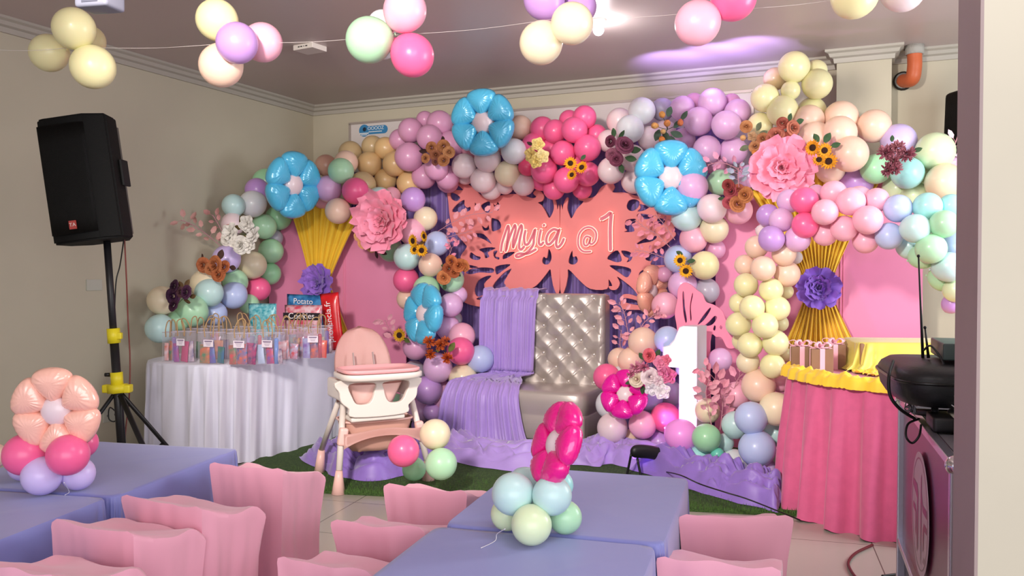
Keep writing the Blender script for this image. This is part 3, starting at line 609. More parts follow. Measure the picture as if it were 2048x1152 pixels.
bm = NB(); ball(bm, (-.08, -.003, .012), .022, 12, (1, .2, 1)); obj('logo_dot', bm, mat('logo navy', '1c2c40'), lg)

# pink arch boards
def arch_board(px0, px1, off, ztop, label, rc, seam=None, A=None):
    A = A or W(uv_of(onwall(px0, 600, off))[0], off); B = W(uv_of(onwall(px1, 600, off))[0], off); Lw = (B-A).length; rc = rc*Lw; rzz = atan2(B.y-A.y, B.x-A.x)
    pts = [(0, 0), (Lw, 0), (Lw, ztop-rc)]
    for i in range(1, 12): a = pi/2*i/12; pts.append((Lw-rc+rc*cos(a), ztop-rc+rc*sin(a)))
    for i in range(0, 12): a = pi/2+pi/2*i/12; pts.append((rc+rc*cos(a), ztop-rc+rc*sin(a)))
    pts.append((0, ztop-rc))
    root = thing('arch_board', label, 'backdrop board', A, (0, 0, rzz))
    bm = NB(); prism(bm, pts, .035, Matrix.Translation((0, 0, 0))); obj('panel', bm, m_board, root, smooth=False)
    if seam:
        us = (seam-px0)/(px1-px0)*Lw; bm = NB(); box(bm, (us, -.004, ztop*.44), (.008, .008, ztop*.88)); box(bm, (us+.02, -.003, ztop*.44), (.003, .006, ztop*.88))
        obj('joint_strip', bm, mat('pink joint strip', 'ee90b0', .4), root, smooth=False)
    return root
arch_board(556, 812, .40, 2.05, 'tall pink arch board on the left behind party bag table', .42, 697, W(.06, .80))
arch_board(1431, 1845, .50, 2.25, 'wide pink arch board on the right behind the cake table', .40, 1690)
# edge moulding of the right board
# yellow cloth fans
def fan(px, y0, yk, w0, wk, off, root, seed=0, n=9, amp=.015):
    """gathered cloth from (y0,width w0) to knot (yk,width wk), in photo px on the wall plane"""
    A = onwall(px[0], y0, off); B = onwall(px[1], yk, off); kA = A.y/F; kB = B.y/F; bm = NB(); rn = random.Random(seed)
    ph = [rn.uniform(-.5, .5) for _ in range(40)]
    O = root.location
    def f(u, v):
        s = 2*u-1; t = v; c = A.lerp(B, t); wv = (w0*kA*(1-t)**1.15+wk*kB*(1-(1-t)**1.15))/2
        arc = .10*(1-s*s)*(1-t)*(w0*kA)*(1 if A.z > B.z else -.25)
        a = amp*(.5+.9*(1-t)**.5)*(sin(u*n*2*pi+ph[int(u*20)]*.2)+.5*sin(u*n*2*2*pi*1.37+3))
        p = c+E*(s*wv)+N*(a+.03*(1-s*s)*t)+Vector((0, 0, arc)); return p-O
    surf(bm, f, 240, 16)
    o = obj('pleated_fan', bm, m_yel, root); o.rotation_euler = (0, 0, 0); return o
root = thing('yellow_drape', 'yellow cloth gathered in an hourglass on the left arch board', 'drape', onwall(640, 560, .80))
fan((651, 640), 425, 562, 168, 46, .80, root, 1); fan((668, 643), 700, 568, 100, 40, .80, root, 2, 9)
root = thing('yellow_drape', 'yellow cloth gathered in an hourglass on the right arch board', 'drape', onwall(1637, 570, .6))
fan((1622, 1637), 370, 575, 250, 44, .60, root, 3, 15); fan((1640, 1637), 700, 578, 146, 44, .60, root, 4, 12)
LR = [(7, 1.05, 12, 0), (6, .8, 35, -.05), (5, .55, 55, -.1), (4, .36, 68, -.14)]
paper_flower(onwall(641, 566, .93), rpx(641, 566, .93, 36), (0, 0, WR), '9a6cd0', 'purple cloth rosette tying the yellow drape on the left board', LR, seed=21, name='cloth_rosette', cat='rosette')
paper_flower(onwall(1637, 575, .70), rpx(1637, 575, .70, 42), (0, 0, WR), '9468d4', 'purple cloth rosette tying the yellow drape on the right board', LR, seed=22, name='cloth_rosette', cat='rosette')

# ------------------------------------------------------------------ butterfly board
BO = .30
def z3(pts):  # crop coordinates -> local (u,z) of the board plane
    out = []
    for x, y in pts:
        P = onwall(840+x/3.657, 350+y/3.657, BO); u, v = uv_of(P); out.append((u-BU, P.z))
    return out
BU = uv_of(onwall(1121, 500, BO))[0]
m_coral = mat('coral pink butterfly board', 'fb9290', .55, var=.05, vscale=3)
bf = thing('butterfly_board', 'large coral pink butterfly cut-out board with swirl holes behind the throne', 'backdrop board', W(BU, BO), (0, 0, WR))
Lout = [(1022, 262), (1008, 262), (1000, 215), (985, 172), (972, 172), (984, 235), (968, 290), (945, 315), (918, 265), (890, 222), (862, 202), (895, 190), (908, 158), (888, 125), (852, 112), (832, 135), (855, 160), (820, 170), (760, 150), (690, 140), (600, 150), (520, 160), (450, 150), (400, 100), (330, 60), (270, 60), (320, 110), (260, 110), (205, 108), (212, 200), (225, 320), (262, 420), (330, 500), (345, 530), (300, 600), (330, 660), (322, 760), (290, 880), (330, 930), (400, 955), (520, 968), (570, 930), (620, 880), (700, 850), (800, 835), (860, 800), (920, 730), (955, 688), (965, 740), (985, 832), (1022, 838)]
Lh = [[(230, 135), (262, 140), (292, 165), (268, 188), (235, 172)], [(248, 262), (275, 222), (325, 190), (328, 222), (345, 238), (362, 232), (364, 252), (340, 266), (290, 268)], [(405, 203), (428, 240), (406, 245)], [(455, 222), (508, 200), (510, 258), (490, 272), (462, 248)], [(538, 205), (550, 240), (572, 256), (582, 225), (568, 198), (556, 222)],
      [(458, 368), (484, 385), (500, 362), (492, 335), (506, 392), (470, 402)], [(528, 328), (548, 325), (580, 340), (590, 380), (560, 400), (530, 400)], [(412, 432), (470, 438), (518, 498), (470, 472), (420, 450)], [(440, 548), (500, 534), (548, 540), (500, 566), (508, 592), (480, 602), (470, 570)], [(542, 565), (570, 560), (556, 592), (580, 600), (575, 615), (545, 600)], [(615, 585), (650, 568), (690, 568), (650, 600), (612, 612)],
      [(368, 600), (380, 570), (410, 590), (440, 600), (430, 618), (395, 617)], [(358, 658), (420, 672), (400, 682), (362, 676)], [(350, 712), (385, 690), (450, 680), (520, 685), (528, 708), (500, 716), (440, 712), (385, 724)], [(562, 672), (655, 658), (605, 700), (566, 722)], [(408, 832), (430, 780), (480, 752), (515, 752), (470, 800), (482, 850), (440, 878), (415, 868)], [(545, 805), (600, 738), (640, 708), (662, 704), (618, 780), (628, 805), (600, 840), (562, 842)], [(900, 622), (912, 598), (930, 606), (940, 552), (955, 570), (960, 610), (942, 645), (910, 645)], [(420, 905), (450, 890), (500, 892), (500, 902), (440, 912)]]
Rout = [(1030, 262), (1046, 262), (1052, 220), (1072, 172), (1086, 172), (1078, 240), (1092, 290), (1112, 318), (1150, 250), (1200, 195), (1165, 182), (1160, 150), (1240, 170), (1290, 150), (1330, 90), (1400, 60), (1425, 90), (1410, 128), (1500, 130), (1600, 160), (1705, 190), (1722, 240), (1760, 270), (1850, 300), (1880, 350), (1850, 400), (1870, 440), (1780, 520), (1700, 560), (1660, 590), (1650, 620), (1690, 632), (1700, 620), (1690, 660), (1790, 662), (1740, 690), (1640, 690), (1600, 730), (1640, 800), (1720, 840), (1790, 920), (1860, 980), (1820, 1040), (1700, 1000), (1600, 985), (1490, 980), (1472, 930), (1482, 880), (1530, 872), (1600, 890), (1560, 830), (1500, 780), (1440, 740), (1462, 790), (1440, 835), (1400, 838), (1382, 815), (1410, 810), (1380, 760), (1370, 832), (1250, 832), (1170, 770), (1088, 688), (1082, 740), (1062, 832), (1030, 838)]
Rh = [[(1520, 225), (1535, 192), (1570, 184), (1600, 200), (1592, 235), (1560, 258), (1530, 250)], [(1612, 215), (1640, 222), (1692, 215), (1650, 252), (1600, 262), (1618, 240)], [(1505, 385), (1508, 345), (1530, 332), (1575, 332), (1560, 375), (1565, 405), (1535, 412), (1498, 410), (1518, 400)], [(1590, 505), (1640, 470), (1700, 450), (1725, 455), (1700, 482), (1640, 495)], [(1378, 610), (1400, 580), (1445, 560), (1470, 620), (1440, 634), (1400, 622)], [(1480, 560), (1530, 566), (1552, 590), (1540, 622), (1512, 632), (1525, 608), (1500, 596)], [(1400, 668), (1480, 672), (1535, 690), (1528, 726), (1505, 742), (1460, 712)], [(1490, 350+560), (1530, 905), (1600, 925), (1650, 955), (1590, 950), (1520, 935)], [(1095, 640), (1098, 600), (1118, 560), (1122, 600), (1142, 596), (1152, 625), (1130, 648)], [(1610, 285), (1700, 300), (1660, 322), (1600, 310)], [(1745, 320), (1790, 330), (1770, 365), (1740, 350)]]
def grow(h, k=1.2):
    cx = sum(p[0] for p in h)/len(h); cy = sum(p[1] for p in h)/len(h); return [(cx+(x-cx)*k, cy+(y-cy)*k) for x, y in h]
fillmesh('left_wing', [z3(Lout)]+[z3(grow(h)) for h in Lh], .018, m_coral, parent=bf, res=3, bevel=.002)
fillmesh('right_wing', [z3(Rout)]+[z3(grow(h)) for h in Rh], .018, m_coral, parent=bf, res=3, bevel=.002)

# sign lettering
def ribbon(bm, pts, wd, y0, y1, n=6):
    """flat stroke following 2D pts (x,z) with round ends; front face at y1, back at y0"""
    P = smoothpath([(x, 0, z) for x, z in pts], n); m = len(P); La, Ra = [], []
    for i, p in enumerate(P):
        t = P[min(m-1, i+1)]-P[max(0, i-1)]; t.normalize(); q = Vector((-t.z, 0, t.x))*wd; La.append(p+q); Ra.append(p-q)
    cap0 = []; cap1 = []
    t = (P[0]-P[1]).normalized(); q = Vector((-t.z, 0, t.x))
    for k in range(1, 6): a = pi*k/6; cap0.append(P[0]+q*-1*cos(a)*wd*-1*-1+t*sin(a)*wd)
    t = (P[-1]-P[-2]).normalized(); q = Vector((-t.z, 0, t.x))
    for k in range(1, 6): a = pi*k/6; cap1.append(P[-1]+q*cos(a)*wd+t*sin(a)*wd)
    # strip
    def vv(p, y): return bm.verts.new((p.x, y, p.z))
    fl = [vv(p, y1) for p in La]; fr = [vv(p, y1) for p in Ra]; bl = [vv(p, y0) for p in La]; br = [vv(p, y0) for p in Ra]
    for i in range(m-1):
        bm.faces.new((fl[i], fl[i+1], fr[i+1], fr[i])); bm.faces.new((bl[i], fl[i], fl[i+1], bl[i+1])) if False else bm.faces.new((fl[i], bl[i], bl[i+1], fl[i+1])); bm.faces.new((fr[i+1], br[i+1], br[i], fr[i]))
    for i, cp in ((0, cap0), (-1, cap1)):
        c = vv(P[i], y1); f_ = [vv(p, y1) for p in cp]; b_ = [vv(p, y0) for p in cp]
        for j in range(len(cp)-1): bm.faces.new((c, f_[j], f_[j+1])); bm.faces.new((f_[j], b_[j], b_[j+1], f_[j+1]))
        bm.faces.new((c, f_[0], fl[i] if i else fr[i])); bm.faces.new((c, f_[-1], fr[i] if i else fl[i]))
SG = .345
def sp(pts):
    out = []
    for x, y in pts:
        P = onwall(840+x/3.657, 350+y/3.657, SG); out.append((uv_of(P)[0]-BU, P.z))
    return out
m_neon = mat('white neon tube outline', 'fdeeda', .35, emit='ffe0cc', es=.45); m_sign = mat('pink sign acrylic', 'f08494', .4)
def letter(name, strokes, root, w=14.5, tw=5.4):
    kk = onwall(1050, 480, SG).y/F/3.657
    bm = NB()
    for s in strokes: ribbon(bm, sp(s), w*kk, 0, -.012, 7)
    o = obj(name, bm, m_neon, root, smooth=False)
    bm = NB()
    for s in strokes: ribbon(bm, sp(s), (w-tw)*kk, -.010, -.016, 7)
    obj('letter_face', bm, m_sign, o, smooth=False)
sg = thing('name_sign', 'white-outlined pink script name sign on left half of butterfly board', 'sign', W(BU, SG), (0, 0, WR))
letter('letter_m', [[(598, 555), (605, 500), (630, 420), (648, 372), (655, 400), (648, 450), (640, 500), (632, 555)], [(636, 545), (655, 470), (688, 385), (700, 368), (704, 400), (690, 460), (684, 500), (686, 530)], [(686, 530), (704, 480), (728, 400), (745, 368), (750, 400), (735, 470), (730, 530), (745, 545), (765, 525)]], sg)
letter('letter_y', [[(775, 410), (766, 460), (772, 505), (795, 505), (820, 460), (842, 405)], [(848, 400), (838, 460), (832, 510), (800, 555), (760, 585), (720, 600), (705, 590), (730, 575), (790, 575), (850, 545)]], sg)
letter('letter_i', [[(888, 405), (878, 450), (874, 495), (888, 512), (905, 495)], [(909, 368), (912, 367)]], sg)
letter('letter_a', [[(1010, 405), (980, 398), (945, 425), (928, 470), (935, 505), (960, 500), (995, 455), (1018, 405)], [(1025, 400), (1008, 455), (1000, 505), (1012, 528), (1038, 505), (1055, 470)]], sg)
sg2 = thing('age_sign', 'white-outlined pink at-sign and numeral 1 on right half of butterfly board', 'sign', W(BU, SG), (0, 0, WR))
letter('at_symbol', [[(1245, 455), (1220, 450), (1203, 475), (1205, 510), (1225, 515), (1245, 485), (1252, 455), (1245, 495), (1262, 505), (1288, 475), (1290, 420), (1255, 385), (1210, 388), (1172, 425), (1160, 480), (1168, 530), (1200, 560), (1250, 560)]], sg2, 11, 4.2)
letter('numeral_one', [[(1330, 322), (1362, 305), (1392, 280)], [(1402, 285), (1395, 380), (1395, 470), (1396, 545)]], sg2, 17, 5)

# ------------------------------------------------------------------ throne
m_sil = mat('silver faux leather', 'c4bab2', .36, metal=.4, spec=.6, bump=.05, bscale=30)
th = thing('throne_loveseat', 'silver tufted faux leather loveseat throne half covered by lilac drape', 'sofa', W(2.90, .78), (0, 0, WR))
TW = 1.11; HB = 1.25
btn = []
for r in range(7):
    for c in range(5 if r % 2 == 0 else 4):
        btn.append((-TW/2+.10+ (c+(0 if r % 2 == 0 else .5))*(TW-.2)/4, .50+r*.118))
bm = NB()
def tuftf(u, v):
    x = (u-.5)*TW; z = .40+v*(HB-.40); dmin = min(sqrt((x-a)**2+(z-b)**2) for a, b in btn)
    p = .062*(1-math.exp(-(dmin/.05)**1.0))
    # diagonal pleats between buttons
    gx = (TW-.2)/4; gz = .118
    a1 = (x+TW/2-.10)/gx; b1 = (z-.50)/gz/2
    q1 = abs(((a1+b1) % 1)-.5)*2; q2 = abs(((a1-b1) % 1)-.5)*2
    p -= .005*math.exp(-((1-q1)/.07)**2)+.005*math.exp(-((1-q2)/.07)**2)
    e = min(u, 1-u)*TW; ez = (1-v)*(HB-.4); rr = .05
    for d_ in (e, ez):
        if d_ < rr: p -= (rr-sqrt(max(0, rr*rr-(rr-d_)**2)))*1.0
    xx = x; zz = z
    return Vector((xx, .13-p, zz))
surf(bm, tuftf, 150, 120)
box(bm, (0, .20, (HB+.09)/2), (TW-.004, .16, HB-.11), bev=.03)
obj('backrest', bm, m_sil, th)
bm = NB(); ball(bm, (0, 0, 0), .013, 12, (1, .5, 1)); BTM = mesh_from(bm, 'tufting_button', mat('pearl button', 'd8d0cc', .2, metal=.6))
for a, b in btn:
    if b < HB-.03: link('tufting_button', BTM, th, (a, .122, b))
bm = NB()
def seatf(u, v):
    a = 2*pi*u; ca, sa = cos(a), sin(a); ex = .28
    hx = TW/2+.0; hy = .30; x = hx*abs(ca)**ex*(1 if ca > 0 else -1); y = -.13+hy*abs(sa)**ex*(1 if sa > 0 else -1)
    z = [.10, .12, .26, .285, .30, .33, .40, .455, .478, .485, .49][int(round(v*10))]; sc = [.97, .985, .99, .975, .975, .995, 1.01, 1.0, .97, .8, .0][int(round(v*10))]
    return Vector((x*sc, -.13+(y+.13)*sc, z))
surf(bm, seatf, 90, 11, cu=True); obj('seat', bm, m_sil, th)
bm = NB(); box(bm, (0, -.10, .17), (TW-.02, .58, .26), bev=.03); obj('base', bm, m_sil, th)
for sx in (-1, 1):
    for y in (-.36, .15):
        bm = NB(); cyl(bm, (sx*(TW/2-.1), y, 0), (sx*(TW/2-.1), y, .06), .025); obj('leg', bm, mat('black plastic foot', '181614', .5), th)
# lilac drape over the left side of the throne
bm = NB()
pr = [(.31, .95), (.30, 1.17), (.27, 1.262), (.16, 1.268), (.075, 1.245), (.045, 1.08), (.04, .9), (.035, .7), (.03, .56), (-.0, .525), (-.12, .52), (-.28, .515), (-.40, .49), (-.445, .40), (-.455, .28), (-.46, .16), (-.475, .08), (-.50, .04)]
PRF = smoothpath([(0, y, z) for y, z in pr], 5)
def drf(u, v):
    i = v*(len(PRF)-1); p = PRF[int(i)]
    xl = -.575; xr = -.01
    s = v
    pinch = .0
    if s < .5: l = xl+.02; r_ = xr-.02*s*4
    else:
        q = (s-.5)*2; l = xl-.06*sin(q*pi*.5)-.10*q; r_ = xr-.10*math.exp(-((q-.12)/.12)**2)-.02+.18*q*q
        l += .10*math.exp(-((q-.05)/.14)**2)
    x = l+(r_-l)*u
    fold = .013*sin(u*46+sin(v*6)*1.5)+.010*sin(u*25+v*5)+.006*sin(u*90+v*3)
    amp = .6+.8*v
    if p.z > 1.24: return Vector((x, p.y, p.z+fold*.6+.012))
    if v < .25: return Vector((x, p.y+.015-fold*amp*.6, p.z))
    if .46 < v < .74: return Vector((x, p.y-fold*.3, p.z+abs(fold)*amp+.01))
    return Vector((x, p.y-abs(fold)*amp*1.3-.012, p.z))
surf(bm, drf, 130, len(PRF))
o = obj('lilac_drape', bm, m_lil, None, loc=th.location, rot=(0, 0, WR)); tag(o, 'lilac satin cloth draped over left half of the silver throne', 'drape')

# pooled purple cloth along the floor
def pool(pts, name, label, seed, wid=.22, hgt=.12, col=None):
    C = smoothpath([Vector((p.x, p.y, 0)) for p in pts], 14); bm = NB(); n = len(C)
    def f(u, v):
        i = int(round(u*(n-1))); c = C[i]; t = (C[min(n-1, i+1)]-C[max(0, i-1)]).normalized(); q = Vector((-t.y, t.x, 0)); s = 2*v-1
        wd = wid*(.8+.5*nz(u*7, seed, 0)); end = min(1, min(u, 1-u)*12)
        base = hgt*(1-abs(s)**2.2)*(.75+.8*nz(u*9, seed+5, 0))*(.3+.7*end)
        x = s*3.2; y = u*n/14*1.6
        wp = 2.2*nz(x*.5, y*.6, seed)+1.1*nz(x, y*1.4, seed+3)
        ridge = (.052*abs(sin(s*5.2+wp*2.4+y*.6))**.8+.030*abs(sin(y*2.3-s*3.5+wp*3)))*(1-s**6)
        z = max(0, base*.62+ridge*end*(hgt/.12))*(1-abs(s)**8)+.022
        return c+q*s*wd+t*(.03*nz(x*2, y*2, seed+9))+Vector((0, 0, z))
    surf(bm, f, n, 46)
    o = obj(name, bm, m_lil if not col else col); tag(o, label, 'drape'); return o
m_lil2 = mat('purple satin cloth', '9474cc', .45, sheen=.4, var=.1, vscale=6)
pool([onz(640, 915, 0), onz(690, 945, 0), onz(750, 955, 0), onz(815, 935, 0), onz(880, 905, 0)], 'floor_drape', 'purple cloth pooled on the grass beneath the high chair', 3, .20, .16, m_lil2)
pool([onz(895, 900, 0), onz(960, 925, 0), onz(1060, 935, 0), onz(1160, 925, 0), onz(1240, 925, 0), onz(1350, 945, 0)], 'floor_drape', 'lilac cloth pooled along the floor in front of the throne', 8, .24, .15)
pool([onz(1310, 935, 0), onz(1380, 965, 0), onz(1450, 985, 0), onz(1520, 1005, 0), onz(1568, 1012, 0)], 'floor_drape', 'lilac cloth pooled toward the pink table skirt', 12, .24, .18, m_lil2)

# ------------------------------------------------------------------ light-up number and wing stand
NP = onwall(1385, 900, 1.22); NP.z = 0; kN = NP.y/F
def nl(pts): return [((x-1385)*kN, CAM.z-((y-541)*kN)) for x, y in pts]
root = thing('number_one_light', 'tall white light-up numeral 1 standing right of the throne', 'marquee number', NP, (0, 0, R(-36)))
out = nl([(1404, 652), (1404, 926), (1366, 926), (1366, 735), (1330, 735), (1330, 696), (1344, 692), (1355, 680), (1366, 655), (1374, 652)])
bm = NB(); prism(bm, out, .17, Matrix.Translation((0, -.085, 0))); o = obj('body', bm, mat('white number shell', 'd8d8de', .35), root, smooth=False)
ins = [(x*.93+.0, z*.985+.008) for x, z in out]
bm = NB(); prism(bm, ins, .004, Matrix.Translation((0, -.0905, 0))); obj('front_panel', bm, mat('glowing white acrylic', 'f8f8ff', .2, emit='ffffff', es=.55), root, smooth=False)
# pink scalloped wing stand behind the number
m_wing = mat('pink wing stand board', 'f48cab', .5)
WO = .95
BU2 = uv_of(onwall(1385, 650, WO))[0]
def z4(pts, x0=1120, y0=500, sc=4.267):
    out = []
    for x, y in pts:
        P = onwall(x0+x/sc, y0+y/sc, WO); out.append((uv_of(P)[0]-BU2, P.z))
    return out
ws = thing('butterfly_wing_stand', 'pink scalloped butterfly wing stand behind the white numeral 1', 'standee', W(BU2, WO), (0, 0, WR))
wo = [(1000, 640), (985, 540), (1005, 430), (1015, 330), (1060, 282), (1110, 295), (1170, 345), (1215, 380), (1245, 445), (1310, 470), (1380, 520), (1410, 590), (1435, 650), (1430, 700), (1480, 770), (1490, 830), (1430, 830), (1385, 750), (1340, 740), (1280, 780), (1280, 1500), (1200, 1500), (1120, 1500), (1060, 1480), (1040, 1300), (1010, 760)]
wh = [[(1045, 370), (1062, 360), (1070, 480), (1088, 600), (1070, 620), (1050, 520)], [(1128, 372), (1140, 380), (1122, 480), (1128, 590), (1112, 600), (1108, 480)], [(1280, 490), (1290, 510), (1240, 590), (1190, 635), (1175, 630), (1220, 560)], [(1320, 560), (1345, 580), (1300, 640), (1230, 650), (1270, 610)], [(1318, 640), (1335, 655), (1325, 690), (1305, 680)], [(1375, 640), (1390, 660), (1375, 680), (1362, 660)]]
fillmesh('wing_panel', [z4(wo)]+[z4(h) for h in wh], .02, m_wing, parent=ws, res=4, bevel=.003)

# black stage light on the floor, aimed up at the numeral
SP = onz(1296, 955, 0); root = thing('stage_light', 'black flat stage spotlight on bracket legs in front of the balloon pile', 'stage light', SP, (0, 0, R(12)))
m_blk = mat('black powder coated metal', '151417', .45)
kS = SP.y/F
bm = NB()
def hd(u, v):
    s = 2*u-1; a = 2*pi*v
    r = .5*.06
    return Vector((s*.13*(1), r*cos(a)*sqrt(max(.05, 1-s**8)), .165+.048*sin(a)*sqrt(max(.1, 1-abs(s)**6))+.015*(1-s*s)-.02*s))
surf(bm, hd, 24, 20, cv=True); bm.faces.new([v for v in bm.verts][:20]); bm.faces.new([v for v in bm.verts][-20:][::-1])
obj('lamp_head', bm, m_blk, root)
for pts in ([(-.125, 0, .17), (-.135, .02, .08), (-.15, .03, 0)], [(-.08, 0, .14), (-.06, -.03, .0)], [(.125, 0, .13), (.12, .03, .06), (.10, .05, 0)], [(.06, 0, .13), (.075, -.03, 0)]):
    bm = NB(); tube(bm, smoothpath(pts, 4), .009, 8); obj('leg', bm, m_blk, root)
bm = NB(); box(bm, (0, .034, .165), (.20, .01, .07), bev=.004); obj('led_panel', bm, mat('violet led lens', '8048ff', .2, emit='9060ff', es=3), root)
bm = NB(); cc = [SP+Vector((.12, .05, .03)), onz(1360, 950, .22), onz(1400, 968, .20), onz(1452, 985, .2), onz(1500, 1000, .16), onz(1600, 1040, .02)]
tube(bm, smoothpath(cc, 6), .004, 6); tag(obj('power_cable', bm, mat('black cable', '121212', .5)), 'thin black power cable lying over the lilac floor cloth', 'cable')
lp = SP+Vector((.06, .10, .2))
spot('uplight', lp, (NP.x-.02, NP.y-.1, .55), 48, (.88, .35, 1), 75, .7, .05)
for pxu in (1345, 1430, 1505):
    b_ = onz(pxu, 116-(pxu-1380)*.16, CEIL); spot('ceiling_streak_spot', b_+N*.42+Vector((0, 0, -.42)), b_+N*.05, 30, (.50, .36, 1), 76, .9, .02)  # bodiless spots added under the ceiling to make the violet streak
# ------------------------------------------------------------------ high chair
HCl = onz(679, 993, 0); HCr = onz(853, 961, 0)
hc_mid = (HCl+HCr)/2; ang = atan2(HCr.y-HCl.y, HCr.x-HCl.x); hw = (HCr-HCl).length/2
HX = thing('high_chair', 'pale pink baby high chair with tray on white splayed legs', 'high chair', hc_mid, (0, 0, ang*.72))
m_hp = mat('pale pink plastic', 'f6c8be', .35); m_hw = mat('warm white plastic', 'eadfd6', .35); m_hs = mat('pink seat leatherette', 'f6cac2', .45); m_hd = mat('grey harness strap', 'b8a8a8', .6); m_bsk = mat('rose mesh basket', 'd0a090', .7)
hw2 = hw*.95
TH = .60   # frame top height
for sx in (-1, 1):
    bm = NB(); tube(bm, [(sx*hw2, 0, .0), (sx*hw2*.985, .004, .11), (sx*(hw2*.975), .006, .15)], [.045, .028, .022], 16); l = obj('front_leg', bm, m_hp, HX)
    bm = NB(); tube(bm, [(sx*(hw2*.975), .006, .15), (sx*.235, .14, TH)], .021, 14); obj('leg_tube', bm, m_hw, l)
    bm = NB(); tube(bm, [(sx*hw2*.9, .58, 0), (sx*(hw2*.87), .55, .18)], [.04, .024], 16); l = obj('rear_leg', bm, m_hp, HX)
    bm = NB(); tube(bm, [(sx*(hw2*.87), .55, .18), (sx*.225, .24, TH)], .020, 14); obj('leg_tube', bm, m_hw, l)
    bm = NB(); box(bm, (0, 0, 0), (.06, .05, .12), bev=.02, M=Matrix.Translation((sx*(hw2*.86), .045, .36)) @ Matrix.Rotation(sx*-.17, 4, 'Y')); obj('leg_sleeve', bm, m_hp, HX)
# footrest band with basket
bm = NB()
def band(u, v):
    s = 2*u-1; z = .33+.045*(1-s*s)*1.1; return Vector((s*hw2*.86, .02-.035*(1-s**4), z+(v-.5)*(.05+.05*s**4)))
surf(bm, band, 24, 5); bmesh.ops.solidify(bm, geom=bm.faces[:], thickness=.02); obj('lower_crossbar', bm, m_hp, HX)
bm = NB()
def bsk(u, v):
    a = 2*pi*u; ca, sa = cos(a), sin(a); x = .24*abs(ca)**.5*(1 if ca > 0 else -1); y = .20+.15*abs(sa)**.5*(1 if sa > 0 else -1)
    sc = 1-.28*v**1.5; return Vector((x*sc, .20+(y-.20)*sc, .44-.20*v+.006*sin(a*9)*v))
surf(bm, bsk, 60, 8, cu=True); bmesh.ops.contextual_create(bm, geom=[]) if False else None
v0 = [v for v in bm.verts]; 
bm.verts.ensure_lookup_table(); bot = [bm.verts[i*8+7] for i in range(60)]; bm.faces.new(bot)
obj('storage_basket', bm, m_bsk, HX)
bm = NB()
tube(bm, [Vector((.245*(abs(cos(a))**.5)*(1 if cos(a) > 0 else -1), .20+.155*(abs(sin(a))**.5)*(1 if sin(a) > 0 else -1), .442)) for a in [2*pi*i/40 for i in range(41)]], .008, 8); obj('basket_rim', bm, m_hp, HX)
# seat shell
bm = NB()
def backf(u, v):
    # tall rounded back, wraps a little
    s = 2*u-1; z = .56+v*.50; top = v
    wd = .205*(1-max(0, top-.45)**2.2*1.9)
    wd = .205*sqrt(max(0.0, 1-(max(0, (v-.35)/.65))**2.6))
    return Vector((s*wd, .30+.10*v-.075*s*s*(1-v*.5), z))
surf(bm, backf, 25, 20); bmesh.ops.solidify(bm, geom=bm.faces[:], thickness=.035); obj('backrest', bm, m_hs, HX)
for sx in (-.07, .07):
    bm = NB(); tube(bm, [(sx, .298, .88), (sx*1.02, .27, .80), (sx*.95, .25, .72)], .012, 8, .3); obj('harness_strap', bm, m_hd, HX)
bm = NB()
def seatp(u, v):
    a = 2*pi*u; ca, sa = cos(a), sin(a); x = .20*abs(ca)**.6*(1 if ca > 0 else -1); y = .14+.17*abs(sa)**.6*(1 if sa > 0 else -1)
    zz = .70-.14*v; sc = 1-.30*v; return Vector((x*sc, .14+(y-.14)*sc, zz))
surf(bm, seatp, 48, 8, cu=True); bm.verts.ensure_lookup_table(); bm.faces.new([bm.verts[i*8+7] for i in range(48)]); obj('seat', bm, m_hs, HX)
# white front shell with two leg openings and a centre post
zs = [(-.255, .735), (.255, .735), (.262, .66), (.25, .60), (.20, .555), (.17, .50), (-.17, .50), (-.20, .555), (-.25, .60), (-.262, .66)]
hl = [(-.205, .715), (-.03, .715), (-.028, .66), (-.045, .60), (-.08, .572), (-.15, .575), (-.185, .62)]
hr = [(-x, z) for x, z in hl][::-1]
fillmesh('front_shell', [zs, hl, hr], .03, m_hw, parent=HX, res=4, loc=(0, -.03, 0), bevel=.005)
bm = NB(); box(bm, (0, .12, .515), (.34, .30, .05), bev=.018); obj('seat_underframe', bm, m_hw, HX)
bm = NB(); box(bm, (0, .07, .475), (.37, .20, .03), bev=.012); obj('adjuster_bar', bm, m_hw, HX)
for sx in (-1, 1):
    bm = NB(); box(bm, (sx*.235, .13, .665), (.045, .30, .13), bev=.02); obj('armrest', bm, m_hw, HX)
# tray
def traym(z0, z1, gx, gy, dish):
    bm = NB(); lv = [(z0, .94), (z0+.01, 1.0), (z1-.006, 1.0), (z1, .985), (z1, .93), (z1-dish, .89), (z1-dish, .0)]
    def f(u, v):
        z, sc = lv[int(round(v*6))]; a = 2*pi*u; ca, sa = cos(a), sin(a); ex = .5
        x = gx*abs(ca)**ex*(1 if ca > 0 else -1); y = gy*abs(sa)**ex*(1 if sa > 0 else -1)
        return Vector((x*sc, -.02+y*sc, z))
    surf(bm, f, 72, 7, cu=True); return bm
tr = obj('tray', traym(.745, .785, .275, .185, .012), m_hw, HX)
obj('tray_insert', traym(.786, .812, .262, .172, .016), mat('pink tray insert', 'f0aeb0', .3), tr)

for o in HX.children:
    if o.name.split('.')[0] in ('backrest', 'harness_strap', 'seat', 'front_shell', 'seat_underframe', 'adjuster_bar', 'armrest', 'tray', 'tray_insert'): o.location.x -= .05
